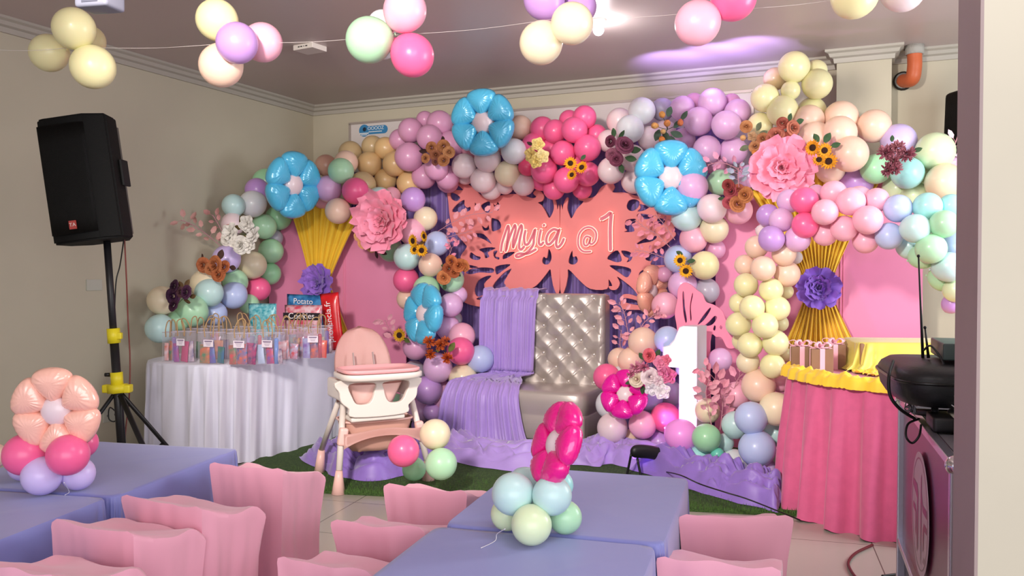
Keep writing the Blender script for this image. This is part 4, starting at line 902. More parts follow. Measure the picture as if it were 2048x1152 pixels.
# bunch of three balloons on the floor beside the high chair
HB_ = thing('floor_balloon_bunch', 'cream, hot pink and mint balloon bunch at the high chair foot', 'balloon bunch', at(845, 905, 5.35))
for x, y, r, c, Y, lab in ((870, 869, 31, 'CRM', 5.40, 'cream balloon'), (807, 902, 32, 'HOT', 5.22, 'hot pink balloon'), (882, 928, 32, 'MNT', 5.30, 'mint balloon'), (828, 938, 24, 'GRN', 5.52, 'green balloon')):
    P = at(x, y, Y); o = link('balloon', balloon_mesh(c), HB_, P-HB_.location, (R(20), 0, R(30 if x < 850 else -30)), r*Y/F); o['label'] = lab
    if P.z - r*Y/F < .02: o.location.z += .02-(P.z-r*Y/F)

# ------------------------------------------------------------------ white oval table with party bags
m_wcl = mat('white satin tablecloth', 'dcdcec', .55, sheen=.3, var=.05, vscale=3)
m_wood = mat('plywood table top', '8a6c4c', .6); m_steel = mat('steel table leg', '77787c', .35, metal=.8)
def sup(a, ex): c, s = cos(a), sin(a); return abs(c)**(2/ex)*(1 if c > 0 else -1), abs(s)**(2/ex)*(1 if s > 0 else -1)
def skirt_table(name, label, cat, centre, rz, ax, ay, ex, H, mcloth, nf, flare, clab, amp=.022, seed=0, skirtlab=None):
    root = thing(name, label, cat, centre, (0, 0, rz))
    bm = NB()
    def tp(u, v):
        a = 2*pi*u; x, y = sup(a, ex); zz = [H-.035, H-.035, H-.01, H-.01][min(3, int(round(v*3)))]; sc = [0, .97, .97, 0][int(round(v*3))]
        return Vector((x*ax*sc, y*ay*sc, zz))
    surf(bm, tp, 60, 4, cu=True); obj('tabletop', bm, m_wood, root, smooth=False)
    for sx in (-.6, .6):
        for sy in (-.6, .6):
            bm = NB(); cyl(bm, (sx*ax, sy*ay, .005), (sx*ax, sy*ay, H-.035), .016, 12); obj('leg', bm, m_steel, root)
    bm = NB(); rn = random.Random(seed)
    lv = [(0, 0, 0), (0, .5, 0), (0, .985, 0), (.004, 1.0, .02), (.03, 1.004, .25)]+[(t, 1.006, min(1, .35+t*1.2)) for t in (.1, .2, .35, .5, .65, .8, .92, 1.0)]
    nv = len(lv)
    def f(u, v):
        t, sc, am = lv[int(round(v*(nv-1)))]; a = 2*pi*u; x, y = sup(a, ex); fold = sin(a*nf+.8*sin(a*3+seed))
        fold = (abs(fold)**.6)*(1 if fold > 0 else -1)
        rr = sc+flare*t+amp/max(ax, ay)*am*fold*(1+.6*t)+.006*am*sin(a*nf*2.3+t*4)
        return Vector((x*ax*rr, y*ay*rr, (H+.001)*(1-t)+.004*t+.008*sin(a*nf)*t))
    surf(bm, f, 560, nv, cu=True); bmesh.ops.remove_doubles(bm, verts=bm.verts, dist=.0001)
    o = obj('tablecloth', bm, mcloth, None, loc=root.location, rot=(0, 0, rz)); tag(o, clab, 'tablecloth')
    return root
TC = W(.745, 1.72); WH = .75
skirt_table('oval_table', 'oval buffet table hidden under the white pleated cloth', 'table', TC, WR, .555, .99, 3.0, WH, m_wcl, 30, .0, 'white pleated floor-length tablecloth under the party bags', .018, 3)

# party bags
def clear_mat():
    return mat('clear plastic film', 'e8e0ee', .12, alpha=.13, spec=.8, coat=.3)
m_clr = clear_mat(); m_twine = mat('tan paper twine', 'b09068', .85); m_lab = mat('white label card', 'ece0ec', .6); m_ink = mat('dark label ink', '5a4068', .6)
PACK = ['d83040', '7a4aa8', 'e8a020', '304080', 'c03870', '6a4030', '2a6ab0', 'e06030', 'b8c8e8', '48306a', 'f0d8e0', '3a7a50']
SHP = {}
def party_bag(P, rz, wd, hg, dp, label, seed, with_label=True):
    rn = random.Random(seed); root = thing('party_bag', label, 'party bag', P, (0, 0, rz), 'clear party bags on the white table')
    bm = NB(); t = .0
    a = [(-wd/2, -dp/2), (wd/2, -dp/2), (wd/2, dp/2), (-wd/2, dp/2)]
    lo = [bm.verts.new((x, y, 0.001)) for x, y in a]; mi = [bm.verts.new((x*(1 if abs(y) else 1), y*.9, hg*.5)) for x, y in a]; hi = [bm.verts.new((x*1.02, y*.8, hg)) for x, y in a]
    bm.faces.new(lo)
    for i in range(4):
        j = (i+1) % 4; bm.faces.new((lo[i], lo[j], mi[j], mi[i])); bm.faces.new((mi[i], mi[j], hi[j], hi[i]))
    obj('bag_film', bm, m_clr, root, smooth=False)
    bm = NB()
    for i in range(4):
        j = (i+1) % 4; p, q = a[i], a[j]; tube(bm, [(p[0]*1.02, p[1]*.8, hg), (q[0]*1.02, q[1]*.8, hg)], .0022, 5)
    obj('rim_seam', bm, mat('milky seam', 'd8d0e0', .3, alpha=.8), root, smooth=False)
    for sy in (-1, 1):
        bm = NB(); lx = wd*.20; hh = .085+rn.random()*.03; sw = rn.uniform(-.02, .02)
        pts = smoothpath([(-lx*.9, sy*dp*.42, hg-.035), (-lx, sy*dp*.42, hg+.02), (-lx*.75+sw, sy*dp*.3, hg+hh*.8), (sw, sy*dp*.2, hg+hh), (lx*.75+sw, sy*dp*.3, hg+hh*.8), (lx, sy*dp*.42, hg+.02), (lx*.9, sy*dp*.42, hg-.035)], 5)
        tube(bm, pts, .0042, 6); obj('handle', bm, m_twine, root)
    # contents
    nI = 3
    for k in range(nI):
        c = rn.choice(PACK); iw = wd*rn.uniform(.3, .48); ih = hg*rn.uniform(.45, .72); x = (-wd/2+wd*(k+.5)/nI)
        x = max(-wd/2+iw/2+.004, min(wd/2-iw/2-.004, x)); y = -dp*.22+k*dp*.22
        bm = NB()
        def f(u, v, iw=iw, ih=ih):
            s = 2*u-1; e = 2*v-1; return Vector((s*iw/2*(1-.05*sin(v*pi)), -.012*(1-s**4)*(1-e**4)-.001, v*ih))
        surf(bm, f, 8, 8); surf(bm, lambda u, v, iw=iw, ih=ih: Vector(((2*u-1)*iw/2, .012*(1-(2*u-1)**4)*(1-(2*v-1)**4)+.001, v*ih)), 8, 8)
        c2 = rn.choice(PACK)
        o = obj('snack_pack', bm, mat('snack wrapper '+c+c2, c, .3, col2=c2, vscale=rn.choice([14, 22, 30]), coat=.3), root); o.location = (x, y, .004); o.rotation_euler = (0, R(rn.uniform(-7, 7)), R(rn.uniform(-10, 10)))
    if rn.random() < .6:
        bm = NB(); cyl(bm, (0, 0, 0), (0, 0, hg*.75), .016, 12); ball(bm, (0, 0, hg*.75), .016, 12); o = obj('candy_tube', bm, mat('candy tube '+str(seed % 3), ['7a58b8', '6a90d8', 'b82c48'][seed % 3], .25), root); o.location = (wd*.22, dp*.1, .004)
    if with_label:
        bm = NB(); box(bm, (0, 0, 0), (wd*.44, .0012, hg*.22)); l = obj('label_card', bm, m_lab, root, smooth=False); l.location = (-wd*.02, -dp*.46, hg*.66)
        bm = NB(); box(bm, (0, -.001, hg*.065), (wd*.34, .0006, .006))
        for i in range(3): box(bm, (0, -.001, hg*.03-i*.010), (wd*(.28-.05*i), .0006, .0022))
        obj('printed_lines', bm, m_ink, l, smooth=False)
# (px, depth order) rows
BG_ = [(342, 6.52, 'red contents party bag at the far left of front row', .10), (368, 6.42, 'front row party bag with purple tube, second from left', .155), (424, 6.32, 'front row party bag with blue tube, in front of the mint balloon', .19),
       (484, 6.24, 'front row party bag in the middle of the table edge', .20), (541, 6.28, 'front row party bag with dark candy pack and centred label', .20), (629, 6.70, 'party bag with pink marshmallow pack at the right end', .185),
       (395, 6.70, 'second row party bag between the two leftmost labels', .15), (450, 6.62, 'second row party bag behind the blue tube bag', .17), (510, 6.58, 'second row party bag behind the middle front bag', .17),
       (574, 6.62, 'party bag with red contents right of the dark candy bag', .16), (603, 6.86, 'party bag left of the marshmallow bag', .16), (425, 7.0, 'third row party bag near the mint balloon', .16), (488, 6.95, 'third row party bag below the teal snack pack', .16),
       (548, 6.96, 'third row party bag in front of the white candy pack', .17), (598, 7.2, 'rear party bag in front of the cookie pack', .16), (645, 7.05, 'rear party bag partly behind the marshmallow bag', .16)]
for i, (px, Y, lab, wd) in enumerate(BG_):
    P = at(px, 700, Y); P.z = WH+.002; u, v = uv_of(P); party_bag(P, R(-14 if px < 600 else -4)+.1*sin(i*3), wd, .235 if wd > .12 else .22, .085, lab, i+3, i in (1, 2, 3, 4, 5))
# large snack packs standing at the back of the table
def pillow(name, label, P, wd, hg, col, rz, ry, col2=None, texts=(), th_=.035, group=None, vs=9):
    root = thing(name, label, 'snack pack', P, (0, R(ry), rz)); bm = NB()
    for s_ in (-1, 1):
        def f(u, v, s_=s_):
            s = 2*u-1; e = 2*v-1; return Vector((s*wd/2*(1-.03*sin(v*pi)), s_*th_*(1-s**4)*(1-e**4), v*hg))
        surf(bm, f, 16, 16)
    bmesh.ops.remove_doubles(bm, verts=bm.verts, dist=.0005)
    obj('foil_wrapper', bm, mat('wrapper '+label[:14], col, .3, col2=col2, vscale=vs, coat=.4), root)
    for body, size, c, x, z, rot in texts:
        textmesh('printed_name', body, size, mat('print '+c, c, .5), root, loc=(x, -th_-.010, z), rot=(0, rot, 0), thick=.001)
    return root
def tbl(px, Y): P = at(px, 650, Y); P.z = WH+.003; return P
pillow('snack_pack', 'teal blue snack pack with white dots behind the party bags', tbl(525, 7.30), .27, .41, '2c9cae', R(-14), 0, 'a0dce0', [], vs=30)
pillow('snack_pack', 'dark blue potato snack pack, upper right of bag rows', tbl(612, 7.62), .40, .475, '1c5c98', R(-12), 2, '4a98d0', [('Potato', .07, 'f4f0f4', -.02, .415, 0)], vs=16)
pillow('snack_pack', 'white and pink candy pack with Cookies lettering on black', tbl(607, 7.22), .34, .40, 'e4c4cc', R(-10), 0, 'd04860', [], vs=20)
P = tbl(607, 7.22); root = [o for o in COL.objects if o.get('label', '').startswith('white and pink candy')][0]
bm = NB(); box(bm, (0, -.040, .305), (.33, .004, .06)); obj('black_band', bm, mat('black print band', '201820', .4), root, smooth=False)
textmesh('printed_name', 'Cookies', .07, mat('print f4ecec', 'f4ecec', .5), root, loc=(.0, -.044, .307), thick=.001)
pillow('snack_pack', 'tall red snack pack leaning at the right end with white lettering', tbl(670, 7.38), .17, .50, 'dc1c24', R(-8), -6, 'c01018', [('provencia.fr', .075, 'f8f0f0', -.01, .25, R(-90))], th_=.03)
bm = NB(); ball(bm, (0, 0, 0), .03, 12); 

# ------------------------------------------------------------------ pink cake table on the right
m_pcl = mat('pink woven tablecloth', 'd8608e', .75, sheen=.3, var=.08, vscale=20)
PC = Vector((2.47, 5.12, 0)); PH = .82
skirt_table('cake_table', 'round cake table hidden under the pink pleated cloth', 'table', PC, 0, .76, .76, 2, PH, m_pcl, 26, .055, 'deep pink pleated floor-length tablecloth on the round cake table', .03, 5)
# yellow runner crumpled round the table edge
bm = NB()
def yr(u, v):
    a = R(168)+u*R(82); r = .755+.03*nz(u*14, 1, 0)+(v-.5)*.10; s = 2*v-1
    return Vector((r*cos(a), r*sin(a), .012+PH+.034*(1-s*s)*(1+nz(u*22, v*3, 2))+.012*abs(nz(u*40, v*6, 5)) - (.035 if v > .93 else 0)))
surf(bm, yr, 160, 14); tag(obj('yellow_runner', bm, m_yel, loc=PC), 'yellow cloth crumpled around the rim of the pink table', 'drape')
# kraft gift boxes
m_kraft = mat('brown kraft card', '8f6c52', .7, var=.08, vscale=10); m_rib = mat('pink satin ribbon', 'f6b8c8', .4, sheen=.3)
def gift(P, rz, w_, h_, label):
    root = thing('gift_box', label, 'gift box', P, (0, 0, rz), 'kraft gift boxes on the pink table'); bm = NB(); box(bm, (0, 0, h_/2), (w_, w_, h_), bev=.003); obj('carton', bm, m_kraft, root, smooth=False)
    bm = NB(); e = .0015
    box(bm, (0, 0, h_/2), (.028, w_+e*2, h_+e*2)); box(bm, (0, 0, h_/2), (w_+e*2, .028, h_+e*2)); obj('ribbon_band', bm, m_rib, root, smooth=False)
    bm = NB()
    for k in range(5):
        a = 2*pi*k/5+.4; c, s = cos(a), sin(a); L = .07
        pts = smoothpath([(0, 0, h_), (c*L*.5, s*L*.5, h_+.035), (c*L, s*L, h_+.028), (c*L*.8, s*L*.8, h_+.006), (0, 0, h_+.006)], 5)
        tube(bm, pts, .012, 6, .2)
    ball(bm, (0, 0, h_+.018), .012, 10); obj('bow', bm, m_rib, root)
for px, Y, lab in ((1602, 5.27, 'kraft gift box with pink bow, left of the pair in front'), (1642, 5.12, 'kraft gift box with pink bow, right of the pair in front'), (1668, 5.42, 'kraft gift box with pink bow, behind the front pair')):
    P = at(px, 700, Y); P.z = PH+.002; gift(P, R(-12), .125, .155, lab)
# yellow cloth covered box
yb = thing('yellow_covered_box', 'long box covered with smooth yellow cloth on the pink table', 'covered box', Vector((2.62, 5.36, PH+.002)), (0, 0, R(-7)))
bm = NB(); box(bm, (0, 0, .09), (.92, .42, .175), bev=.01); obj('carton', bm, m_kraft, yb, smooth=False)
bm = NB()
def yc(u, v):
    a = 2*pi*u; x, y = sup(a, 9); lv = [(0, .18, 0), (.6, .183, 0), (.985, .183, 0), (1.01, .176, 0), (1.03, .12, .4), (1.06, .05, .8), (1.16, .012, 1)]; sc, z, am = lv[int(round(v*6))]
    fo = .02*sin(a*11)+.012*sin(a*23); return Vector((x*(.47*sc+.03*am*0)+x*fo*am, y*.22*(sc if sc < 1 else 1+(sc-1)*1.6)+y*fo*am, z+am*.008*sin(a*19)))
surf(bm, yc, 240, 7, cu=True); obj('cloth_cover', bm, mat('bright yellow satin cloth', 'd2c454', .45, sheen=.3), yb, angle=50)
bm = NB(); pool_pts = []
def yp(u, v): return Vector((2.08+.34*u+.05*nz(u*6, v*5, 3), 4.98+.22*v-.1*u+.04*nz(u*5, v*6, 1), PH+.008+.03*abs(nz(u*9, v*5, 7))+.02*abs(nz(u*18, v*9, 2))))
surf(bm, yp, 60, 30); tag(obj('yellow_cloth', bm, m_yel), 'crumpled yellow cloth lying in front of the yellow box', 'drape')
for i, (x, y, a, lab) in enumerate(((2.08, 4.80, 25, 'brown card lying on the cake table, left of three'), (2.24, 4.74, -10, 'brown card lying on the cake table, middle of three'), (2.33, 4.62, 12, 'brown card lying on the cake table, nearest the case'))):
    r_ = thing('paper_card', lab, 'card', (x, y, PH+.002+.002*i), (0, 0, R(a))); bm = NB(); box(bm, (0, 0, .001), (.17, .11, .002)); obj('card_sheet', bm, mat('brown card', 'a08058', .7), r_, smooth=False)
    bm = NB(); box(bm, (.03, -.0, .0028), (.09, .03, .001)); obj('pink_ribbon', bm, mat('mauve ribbon', 'b878a0', .5), r_, smooth=False)
# ------------------------------------------------------------------ foreground tables
m_ptc = mat('periwinkle satin tablecloth', '8084c4', .5, sheen=.3, var=.05, vscale=3, bump=.25, bscale=4)
TZ = .75
def party_table(Fr, ang, wd, ln, label, clab, seed):
    """Fr = far right corner, ang = heading"""
    root = thing('party_table', label, 'table', (Fr.x, Fr.y, 0), (0, 0, ang))
    bm = NB(); box(bm, (-wd/2, -ln/2, TZ-.02), (wd-.03, ln-.03, .03)); obj('tabletop', bm, m_wood, root, smooth=False)
    for x in (-wd+.06, -.06):
        for y in (-ln+.06, -.06):
            bm = NB(); cyl(bm, (x, y, 0), (x, y, TZ-.03), .015, 10); obj('leg', bm, m_steel, root)
    bm = NB(); hx, hy = wd/2, ln/2
    lv = [(0, 0), (.35, 0), (.7, 0), (.94, 0), (.99, .0), (1.0, .006), (1.004, .03), (1.006, .12), (1.006, .25), (1.006, .4), (1.006, .55), (1.006, .70)]
    def f(u, v):
        sc, dz = lv[int(round(v*(len(lv)-1)))]; a = 2*pi*u; x, y = sup(a, 24)
        fo = (.012*sin(a*13+seed)+.008*sin(a*29+seed*2))*min(1, dz*3)
        top = 0
        if dz == 0: top = .003*nz(x*3*sc, y*3*sc, seed)
        return Vector((-hx+x*hx*sc+x*fo, -hy+y*hy*sc+y*fo, TZ+.001-dz+top))
    surf(bm, f, 320, len(lv), cu=True); bmesh.ops.remove_doubles(bm, verts=bm.verts, dist=.0001)
    # iron creases
    o = obj('tablecloth', bm, m_ptc, None, loc=root.location, rot=(0, 0, ang), angle=60); tag(o, clab, 'tablecloth')
    return root
FR = onz(1378, 957, TZ); A1 = R(-16.6)
party_table(FR, A1, .60, .725, 'party table under the far centre periwinkle cloth', 'periwinkle tablecloth on centre table farther from camera', 2)
dv = Vector((sin(-A1), cos(A1), 0))
FR2 = FR-dv*.735+Vector((-.018, .0, 0)); party_table(FR2, A1, .60, .74, 'party table under the near centre periwinkle cloth', 'periwinkle tablecloth on centre table nearest the camera', 5)
FL = onz(480, 898, TZ); A2 = R(-12.5); dv2 = Vector((sin(-A2), cos(A2), 0))
party_table(FL, A2, .66, .725, 'party table under the far left periwinkle cloth', 'periwinkle tablecloth on left table beside the speaker stand', 7)
FL2 = FL-dv2*.735+Vector((-.012, 0, 0)); party_table(FL2, A2, .66, .74, 'party table under the near left periwinkle cloth', 'periwinkle tablecloth on left table nearest the camera', 9)
FL3 = FL2-dv2*.755
party_table(FL3, A2, .66, .72, 'party table under the third left periwinkle cloth', 'periwinkle tablecloth at the lower left corner of the view', 11)

# ------------------------------------------------------------------ covered chairs
m_ch = mat('dusty pink chair cover', 'eaa6ba', .6, sheen=.35, var=.04, vscale=4, bump=.05, bscale=8)
m_plc = mat('white plastic chair', 'd8d4d0', .4)
def chair(l, r, label, zt=.80, D=.25, seed=0):
    A = onz(l[0], l[1], zt); B = onz(r[0], r[1], zt); wd = (B-A).length; ang = atan2(B.y-A.y, B.x-A.x)
    root = thing('covered_chair', label, 'chair', (A.x, A.y, 0), (0, 0, ang), 'pink covered chairs at the party tables')
    bm = NB(); n = 30
    per = []
    for k in range(4*n):
        side, t = divmod(k, n); t /= n
        p = [(t, 0), (1, t), (1-t, 1), (0, 1-t)][side]; per.append(p)
    def ztop(x, y):
        s = 2*x-1; z = zt-.045*y-.010*(1-s*s)*(1-y)-.020*sin(pi*y)*(1-.35*(1-s*s))-.022*y*(1-s**4)
        z -= .012*max(0, abs(s)-.88)/.12*(1-y)
        cr = max(0, abs(s)-.80)/.20; cr2 = max(0, y-.75)/.25
        z -= .030*(cr*cr2)**1.5+.012*max(0, y-.88)/.12
        return z+.010*nz(x*3.2, y*3, seed)
    lv = [0, .015, .04, .1, .18, .28, .38, .5, .65, .8, .92, 1.0]
    rings = []
    for t in lv:
        tp = 1-.17*sin(min(1, t/.6)*pi/2)+ (.17*max(0, (t-.6)/.4)**1.3)
        row = []
        for x, y in per:
            # round the corners a little
            cx, cy = x-.5, y-.5
            zt_ = ztop(x, y); z = zt_*(1-t)+.006*t
            rd = .985 if t == 0 else 1.0
            bulge = .02*sin(pi*min(1, t*1.4))*(1 if y < .02 else 0)
            X = (.5+cx*tp*rd)*wd; Y = (.5+cy*(1-.12*sin(pi*min(1, t*1.3)))*rd)*D
            fo = (.010*nz(x*4+y*3, t*3, seed)+.006*nz(x*9+y*7, t*4, seed+4))*min(1, t*5+.2)+.004*sin((x+y)*20+seed)*t
            row.append(bm.verts.new((X+fo*(1 if x > .98 else -1 if x < .02 else 0)+.0, Y+fo*(-1 if y < .02 else 1 if y > .98 else 0), z)))
        rings.append(row)
    for i in range(len(lv)-1):
        for k in range(4*n): bm.faces.new((rings[i][k], rings[i][(k+1) % (4*n)], rings[i+1][(k+1) % (4*n)], rings[i+1][k]))
    g = [[None]*(n+1) for _ in range(n+1)]
    for k, (x, y) in enumerate(per): g[int(round(x*n))][int(round(y*n))] = rings[0][k]
    for i in range(n+1):
        for j in range(n+1):
            if g[i][j] is None: x, y = i/n, j/n; g[i][j] = bm.verts.new(((.5+(x-.5)*.985)*wd, (.5+(y-.5)*.985)*D, ztop(x, y)))
    for i in range(n):
        for j in range(n): bm.faces.new((g[i][j], g[i+1][j], g[i+1][j+1], g[i][j+1]))
    obj('fabric_cover', bm, m_ch, root, angle=62)
    for x in (.3, .7):
        for y in (.3, .7):
            bm = NB(); cyl(bm, (wd*x, D*y, 0), (wd*x, D*y, .42), .014, 8); obj('leg', bm, m_plc, root)
    return root
chair((418, 921), (566, 936), 'pink covered chair beside left table, farthest from the camera', seed=1)
chair((241, 985), (404, 1013), 'pink covered chair in the left row, in front of the farthest one', seed=2)
chair((101, 1036), (267, 1063), 'pink covered chair in left row, third from the stage', seed=3)
chair((-45, 1118), (112, 1150), 'pink covered chair only just showing at the lower left edge', seed=4)
chair((766, 965), (934, 980), 'pink covered chair left of centre table, closest to the grass mat', zt=.735, seed=5)
chair((660, 1036), (850, 1054), 'pink covered chair left of centre table, second from the grass mat', zt=.735, seed=6)
chair((553, 1107), (745, 1142), 'pink covered chair left of centre table, cut by lower frame edge', zt=.735, seed=7)
chair((1357, 1026), (1588, 1029), 'pink covered chair right of centre table, nearer the stage', zt=.735, seed=8)
chair((1312, 1107), (1563, 1134), 'pink covered chair right of centre table, cut by lower frame edge', zt=.735, seed=9)

# ------------------------------------------------------------------ balloon centrepieces
def bunch(name, label, cat, cx, items, zfloor=TZ, group=None):
    root = thing(name, label, cat, cx, (0, 0, 0), group)
    for x, y, r, c, Y, rot in items:
        P = at(x, y, Y); rr = r*Y/F
        if P.z-rr < zfloor+.004: P.z = zfloor+.004+rr*.98
        o = link('balloon', balloon_mesh(c), root, P-root.location, rot, rr)
    return root
base = onz(1065, 1100, TZ)
cp = bunch('balloon_centrepiece', 'aqua and mint balloon centrepiece with magenta foil flower on centre table', 'balloon centrepiece', base, [
    (1063, 1064, 41, 'PGR', 2.14, (R(10), 0, R(5))), (1130, 1054, 34, 'MNT', 2.23, (R(10), 0, R(40))), (1014, 1052, 33, 'PGR', 2.26, (R(10), 0, R(-40))), (1075, 1030, 32, 'MNT', 2.36, (R(10), 0, R(180))),
    (1026, 988, 43, 'AQU', 2.20, (R(-10), 0, R(-35))), (1104, 991, 40, 'AQU', 2.17, (R(-10), 0, R(30))), (1117, 970, 30, 'SKY', 2.32, (R(-10), 0, R(150))), (1050, 968, 34, 'AQU', 2.36, (R(-10), 0, R(190)))])
bm = NB(); rp = [onz(1010, 1058, TZ+.06), onz(994, 1068, TZ+.02), onz(990, 1082, TZ+.003), onz(962, 1096, TZ+.003)]
tube(bm, [p-base for p in smoothpath(rp, 5)], .0012, 5); obj('curling_ribbon', bm, mat('white curling ribbon', 'e8e4ec', .4), cp)
P = at(1112, 886, 2.22); foil_flower(P-base, 88*2.22/F, (Matrix.Rotation(R(22), 4, 'Y') @ Matrix.Rotation(R(-72), 4, 'Z') @ Matrix.Rotation(R(30), 4, 'Y')).to_euler(), 'f0188c', 'f0e0ec', None, 15, parent=cp)
bm = NB(); cyl(bm, at(1092, 962, 2.22)-base, at(1085, 1030, 2.22)-base, .006, 8); obj('balloon_stick', bm, mat('white balloon stick', 'e8e8e8', .4), cp)
base = onz(95, 995, TZ)
cp = bunch('balloon_centrepiece', 'hot pink and lilac balloon centrepiece with peach foil flower on left table', 'balloon centrepiece', base, [
    (84, 960, 39, 'LAV', 2.62, (R(10), 0, R(0))), (156, 950, 33, 'LAV', 2.68, (R(10), 0, R(40))), (47, 957, 30, 'LAV', 2.80, (R(10), 0, R(-40))), (110, 945, 30, 'LAV', 2.86, (R(10), 0, R(180))),
    (50, 909, 42, 'HOT', 2.64, (R(-5), 0, R(-60))), (136, 910, 41, 'HOT', 2.60, (R(-5), 0, R(40))), (165, 886, 30, 'HOT', 2.82, (R(-5), 0, R(140))), (90, 895, 32, 'HOT', 2.86, (R(-5), 0, R(180)))])
P = at(112, 822, 2.62); foil_flower(P-base, 88*2.62/F, (R(6), R(5), R(2)), 'ffc4b0', 'ece8f8', None, 22, parent=cp, cs=.34)
bm = NB(); rp = [onz(128, 965, TZ+.06), onz(136, 978, TZ+.02), onz(138, 985, TZ+.003), onz(130, 990, TZ+.003)]; tube(bm, [p-base for p in smoothpath(rp, 5)], .0012, 5); obj('curling_ribbon', bm, mat('white curling ribbon', 'e8e4ec', .4), cp)
P = at(-14, 912, 2.75); o = link('balloon', balloon_mesh('PCH'), None, P, (0, 0, 0), 26*2.75/F); tag(o, 'peach balloon cut off at the far left edge of the view', 'balloon')

# ------------------------------------------------------------------ balloon bunches strung below the ceiling
def cbunch(label, Y, items):
    cx = sum(i[0] for i in items)/len(items); cy = sum(i[1] for i in items)/len(items); C = at(cx, cy, Y)
    root = thing('hanging_balloon_bunch', label, 'balloon bunch', C, (0, 0, 0), 'balloon bunches strung under the ceiling')
    for x, y, r, c, dY in items:
        P = at(x, y, Y+dY); rr = r*(Y+dY)/F; d_ = (C-P)
        q = d_.to_track_quat('Y', 'Z').to_euler(); link('balloon', balloon_mesh(c), root, d_*-1, q, rr)
    return C
c1 = cbunch('all-yellow balloon bunch hanging at the upper left corner', 4.3, [(98, 106, 37, 'YEL', .05), (148, 57, 41, 'YEL', -.1), (180, 82, 30, 'YEL', .15), (186, 134, 43, 'YEL', -.06)])
c2 = cbunch('hanging bunch of purple, pink, yellow and peach balloons', 4.4, [(434, 40, 41, 'YEL', .0), (474, 86, 41, 'PUR', -.14), (525, 85, 39, 'PNK', .05), (442, 131, 43, 'PCH', -.02)])
c3 = cbunch('hanging bunch of mint, blush and hot pink balloons', 4.5, [(810, 20, 43, 'PNK', -.06), (738, 80, 46, 'MNT', -.04), (825, 111, 43, 'HOT', -.02), (765, 50, 30, 'WHT', .16), (768, 92, 26, 'WHT', .2)])
c4 = cbunch('hanging bunch of yellow and lilac balloons beside the ceiling lamp', 4.6, [(1088, -2, 41, 'PUR', .05), (1082, 86, 43, 'CRM', -.02), (1144, 47, 42, 'CRM', -.14), (1160, 14, 33, 'PUR', .14)])
c5 = cbunch('hanging pair of blush and hot pink balloons at the top edge', 4.6, [(1395, 46, 45, 'PNK', -.04), (1468, -3, 44, 'HOT', -.05)])
c6 = cbunch('hanging pair of yellow and white balloons cut off at the top right', 4.6, [(1708, -8, 45, 'YEL', -.03), (1806, -19, 42, 'WPK', .03)])
PTS = [at(-60, 96, 4.1), c1, c2, c3, c4, c5, c6, at(2000, -60, 4.7)]
bm = NB()
for a, b in zip(PTS[:-1], PTS[1:]): tube(bm, smoothpath([a, (a+b)/2-Vector((0, 0, .015)), b], 4), .0009, 5)
tag(obj('ceiling_string', bm, mat('white string', 'd8d0cc', .6)), 'thin white string carrying the balloon bunches across the room', 'string')

# ------------------------------------------------------------------ ceiling things
def ceil_at(px, py): return onz(px, py, CEIL)
P = ceil_at(1197, 40); root = thing('ceiling_lamp', 'small bright round lamp on the ceiling beside yellow balloons', 'lamp', (P.x, P.y, CEIL))
bm = NB(); lathe(bm, [(.001, 0), (.055, 0), (.05, -.03), (.035, -.045)], 20); obj('lamp_base', bm, mat('white lamp base', 'e0dcd8', .4), root)
bm = NB(); ball(bm, (0, 0, -.07), .038, 16); obj('bulb', bm, mat('lit bulb', 'ffffff', .3, emit='ffffff', es=7), root)
l = bpy.data.lights.new('bulb_light', 'POINT'); l.energy = 7; l.color = (1, .95, .97); l.shadow_soft_size = .04
o = bpy.data.objects.new('bulb_light', l); COL.objects.link(o); o.location = (P.x, P.y, CEIL-.16)
P = ceil_at(620, 92); root = thing('ceiling_sensor_box', 'flat white rectangular unit on the ceiling with small dark marks', 'ceiling fixture', (P.x, P.y, CEIL), (0, 0, R(-30)))
bm = NB(); box(bm, (0, 0, -.02), (.20, .16, .04), bev=.004); obj('housing', bm, mat('white abs plastic', 'dcd4cc', .4), root, smooth=False)
bm = NB()
for i, w_ in enumerate((.018, .018, .006, .02)): box(bm, (-.04+i*.026, -.081, -.02), (w_, .002, .008))
obj('dark_marks', bm, mat('dark marking', '30302c', .5), root, smooth=False)
P = ceil_at(200, -20); root = thing('ceiling_projector', 'blue grey box hanging from ceiling at upper left', 'ceiling fixture', at(200, 5, 3.4), (0, 0, R(-12)))
bm = NB(); box(bm, (0, .0, .06), (.145, .12, .18), bev=.015); obj('housing', bm, mat('blue grey housing', '8a8c9c', .4), root)
bm = NB(); box(bm, (0, -.061, .06), (.07, .004, .15)); obj('dark_panel', bm, mat('dark grey panel', '606270', .35), root, smooth=False)
bm = NB(); cyl(bm, (0, 0, .15), (0, 0, CEIL-root.location.z), .015); obj('drop_rod', bm, mat('grey rod', '8c8c90', .4), root)
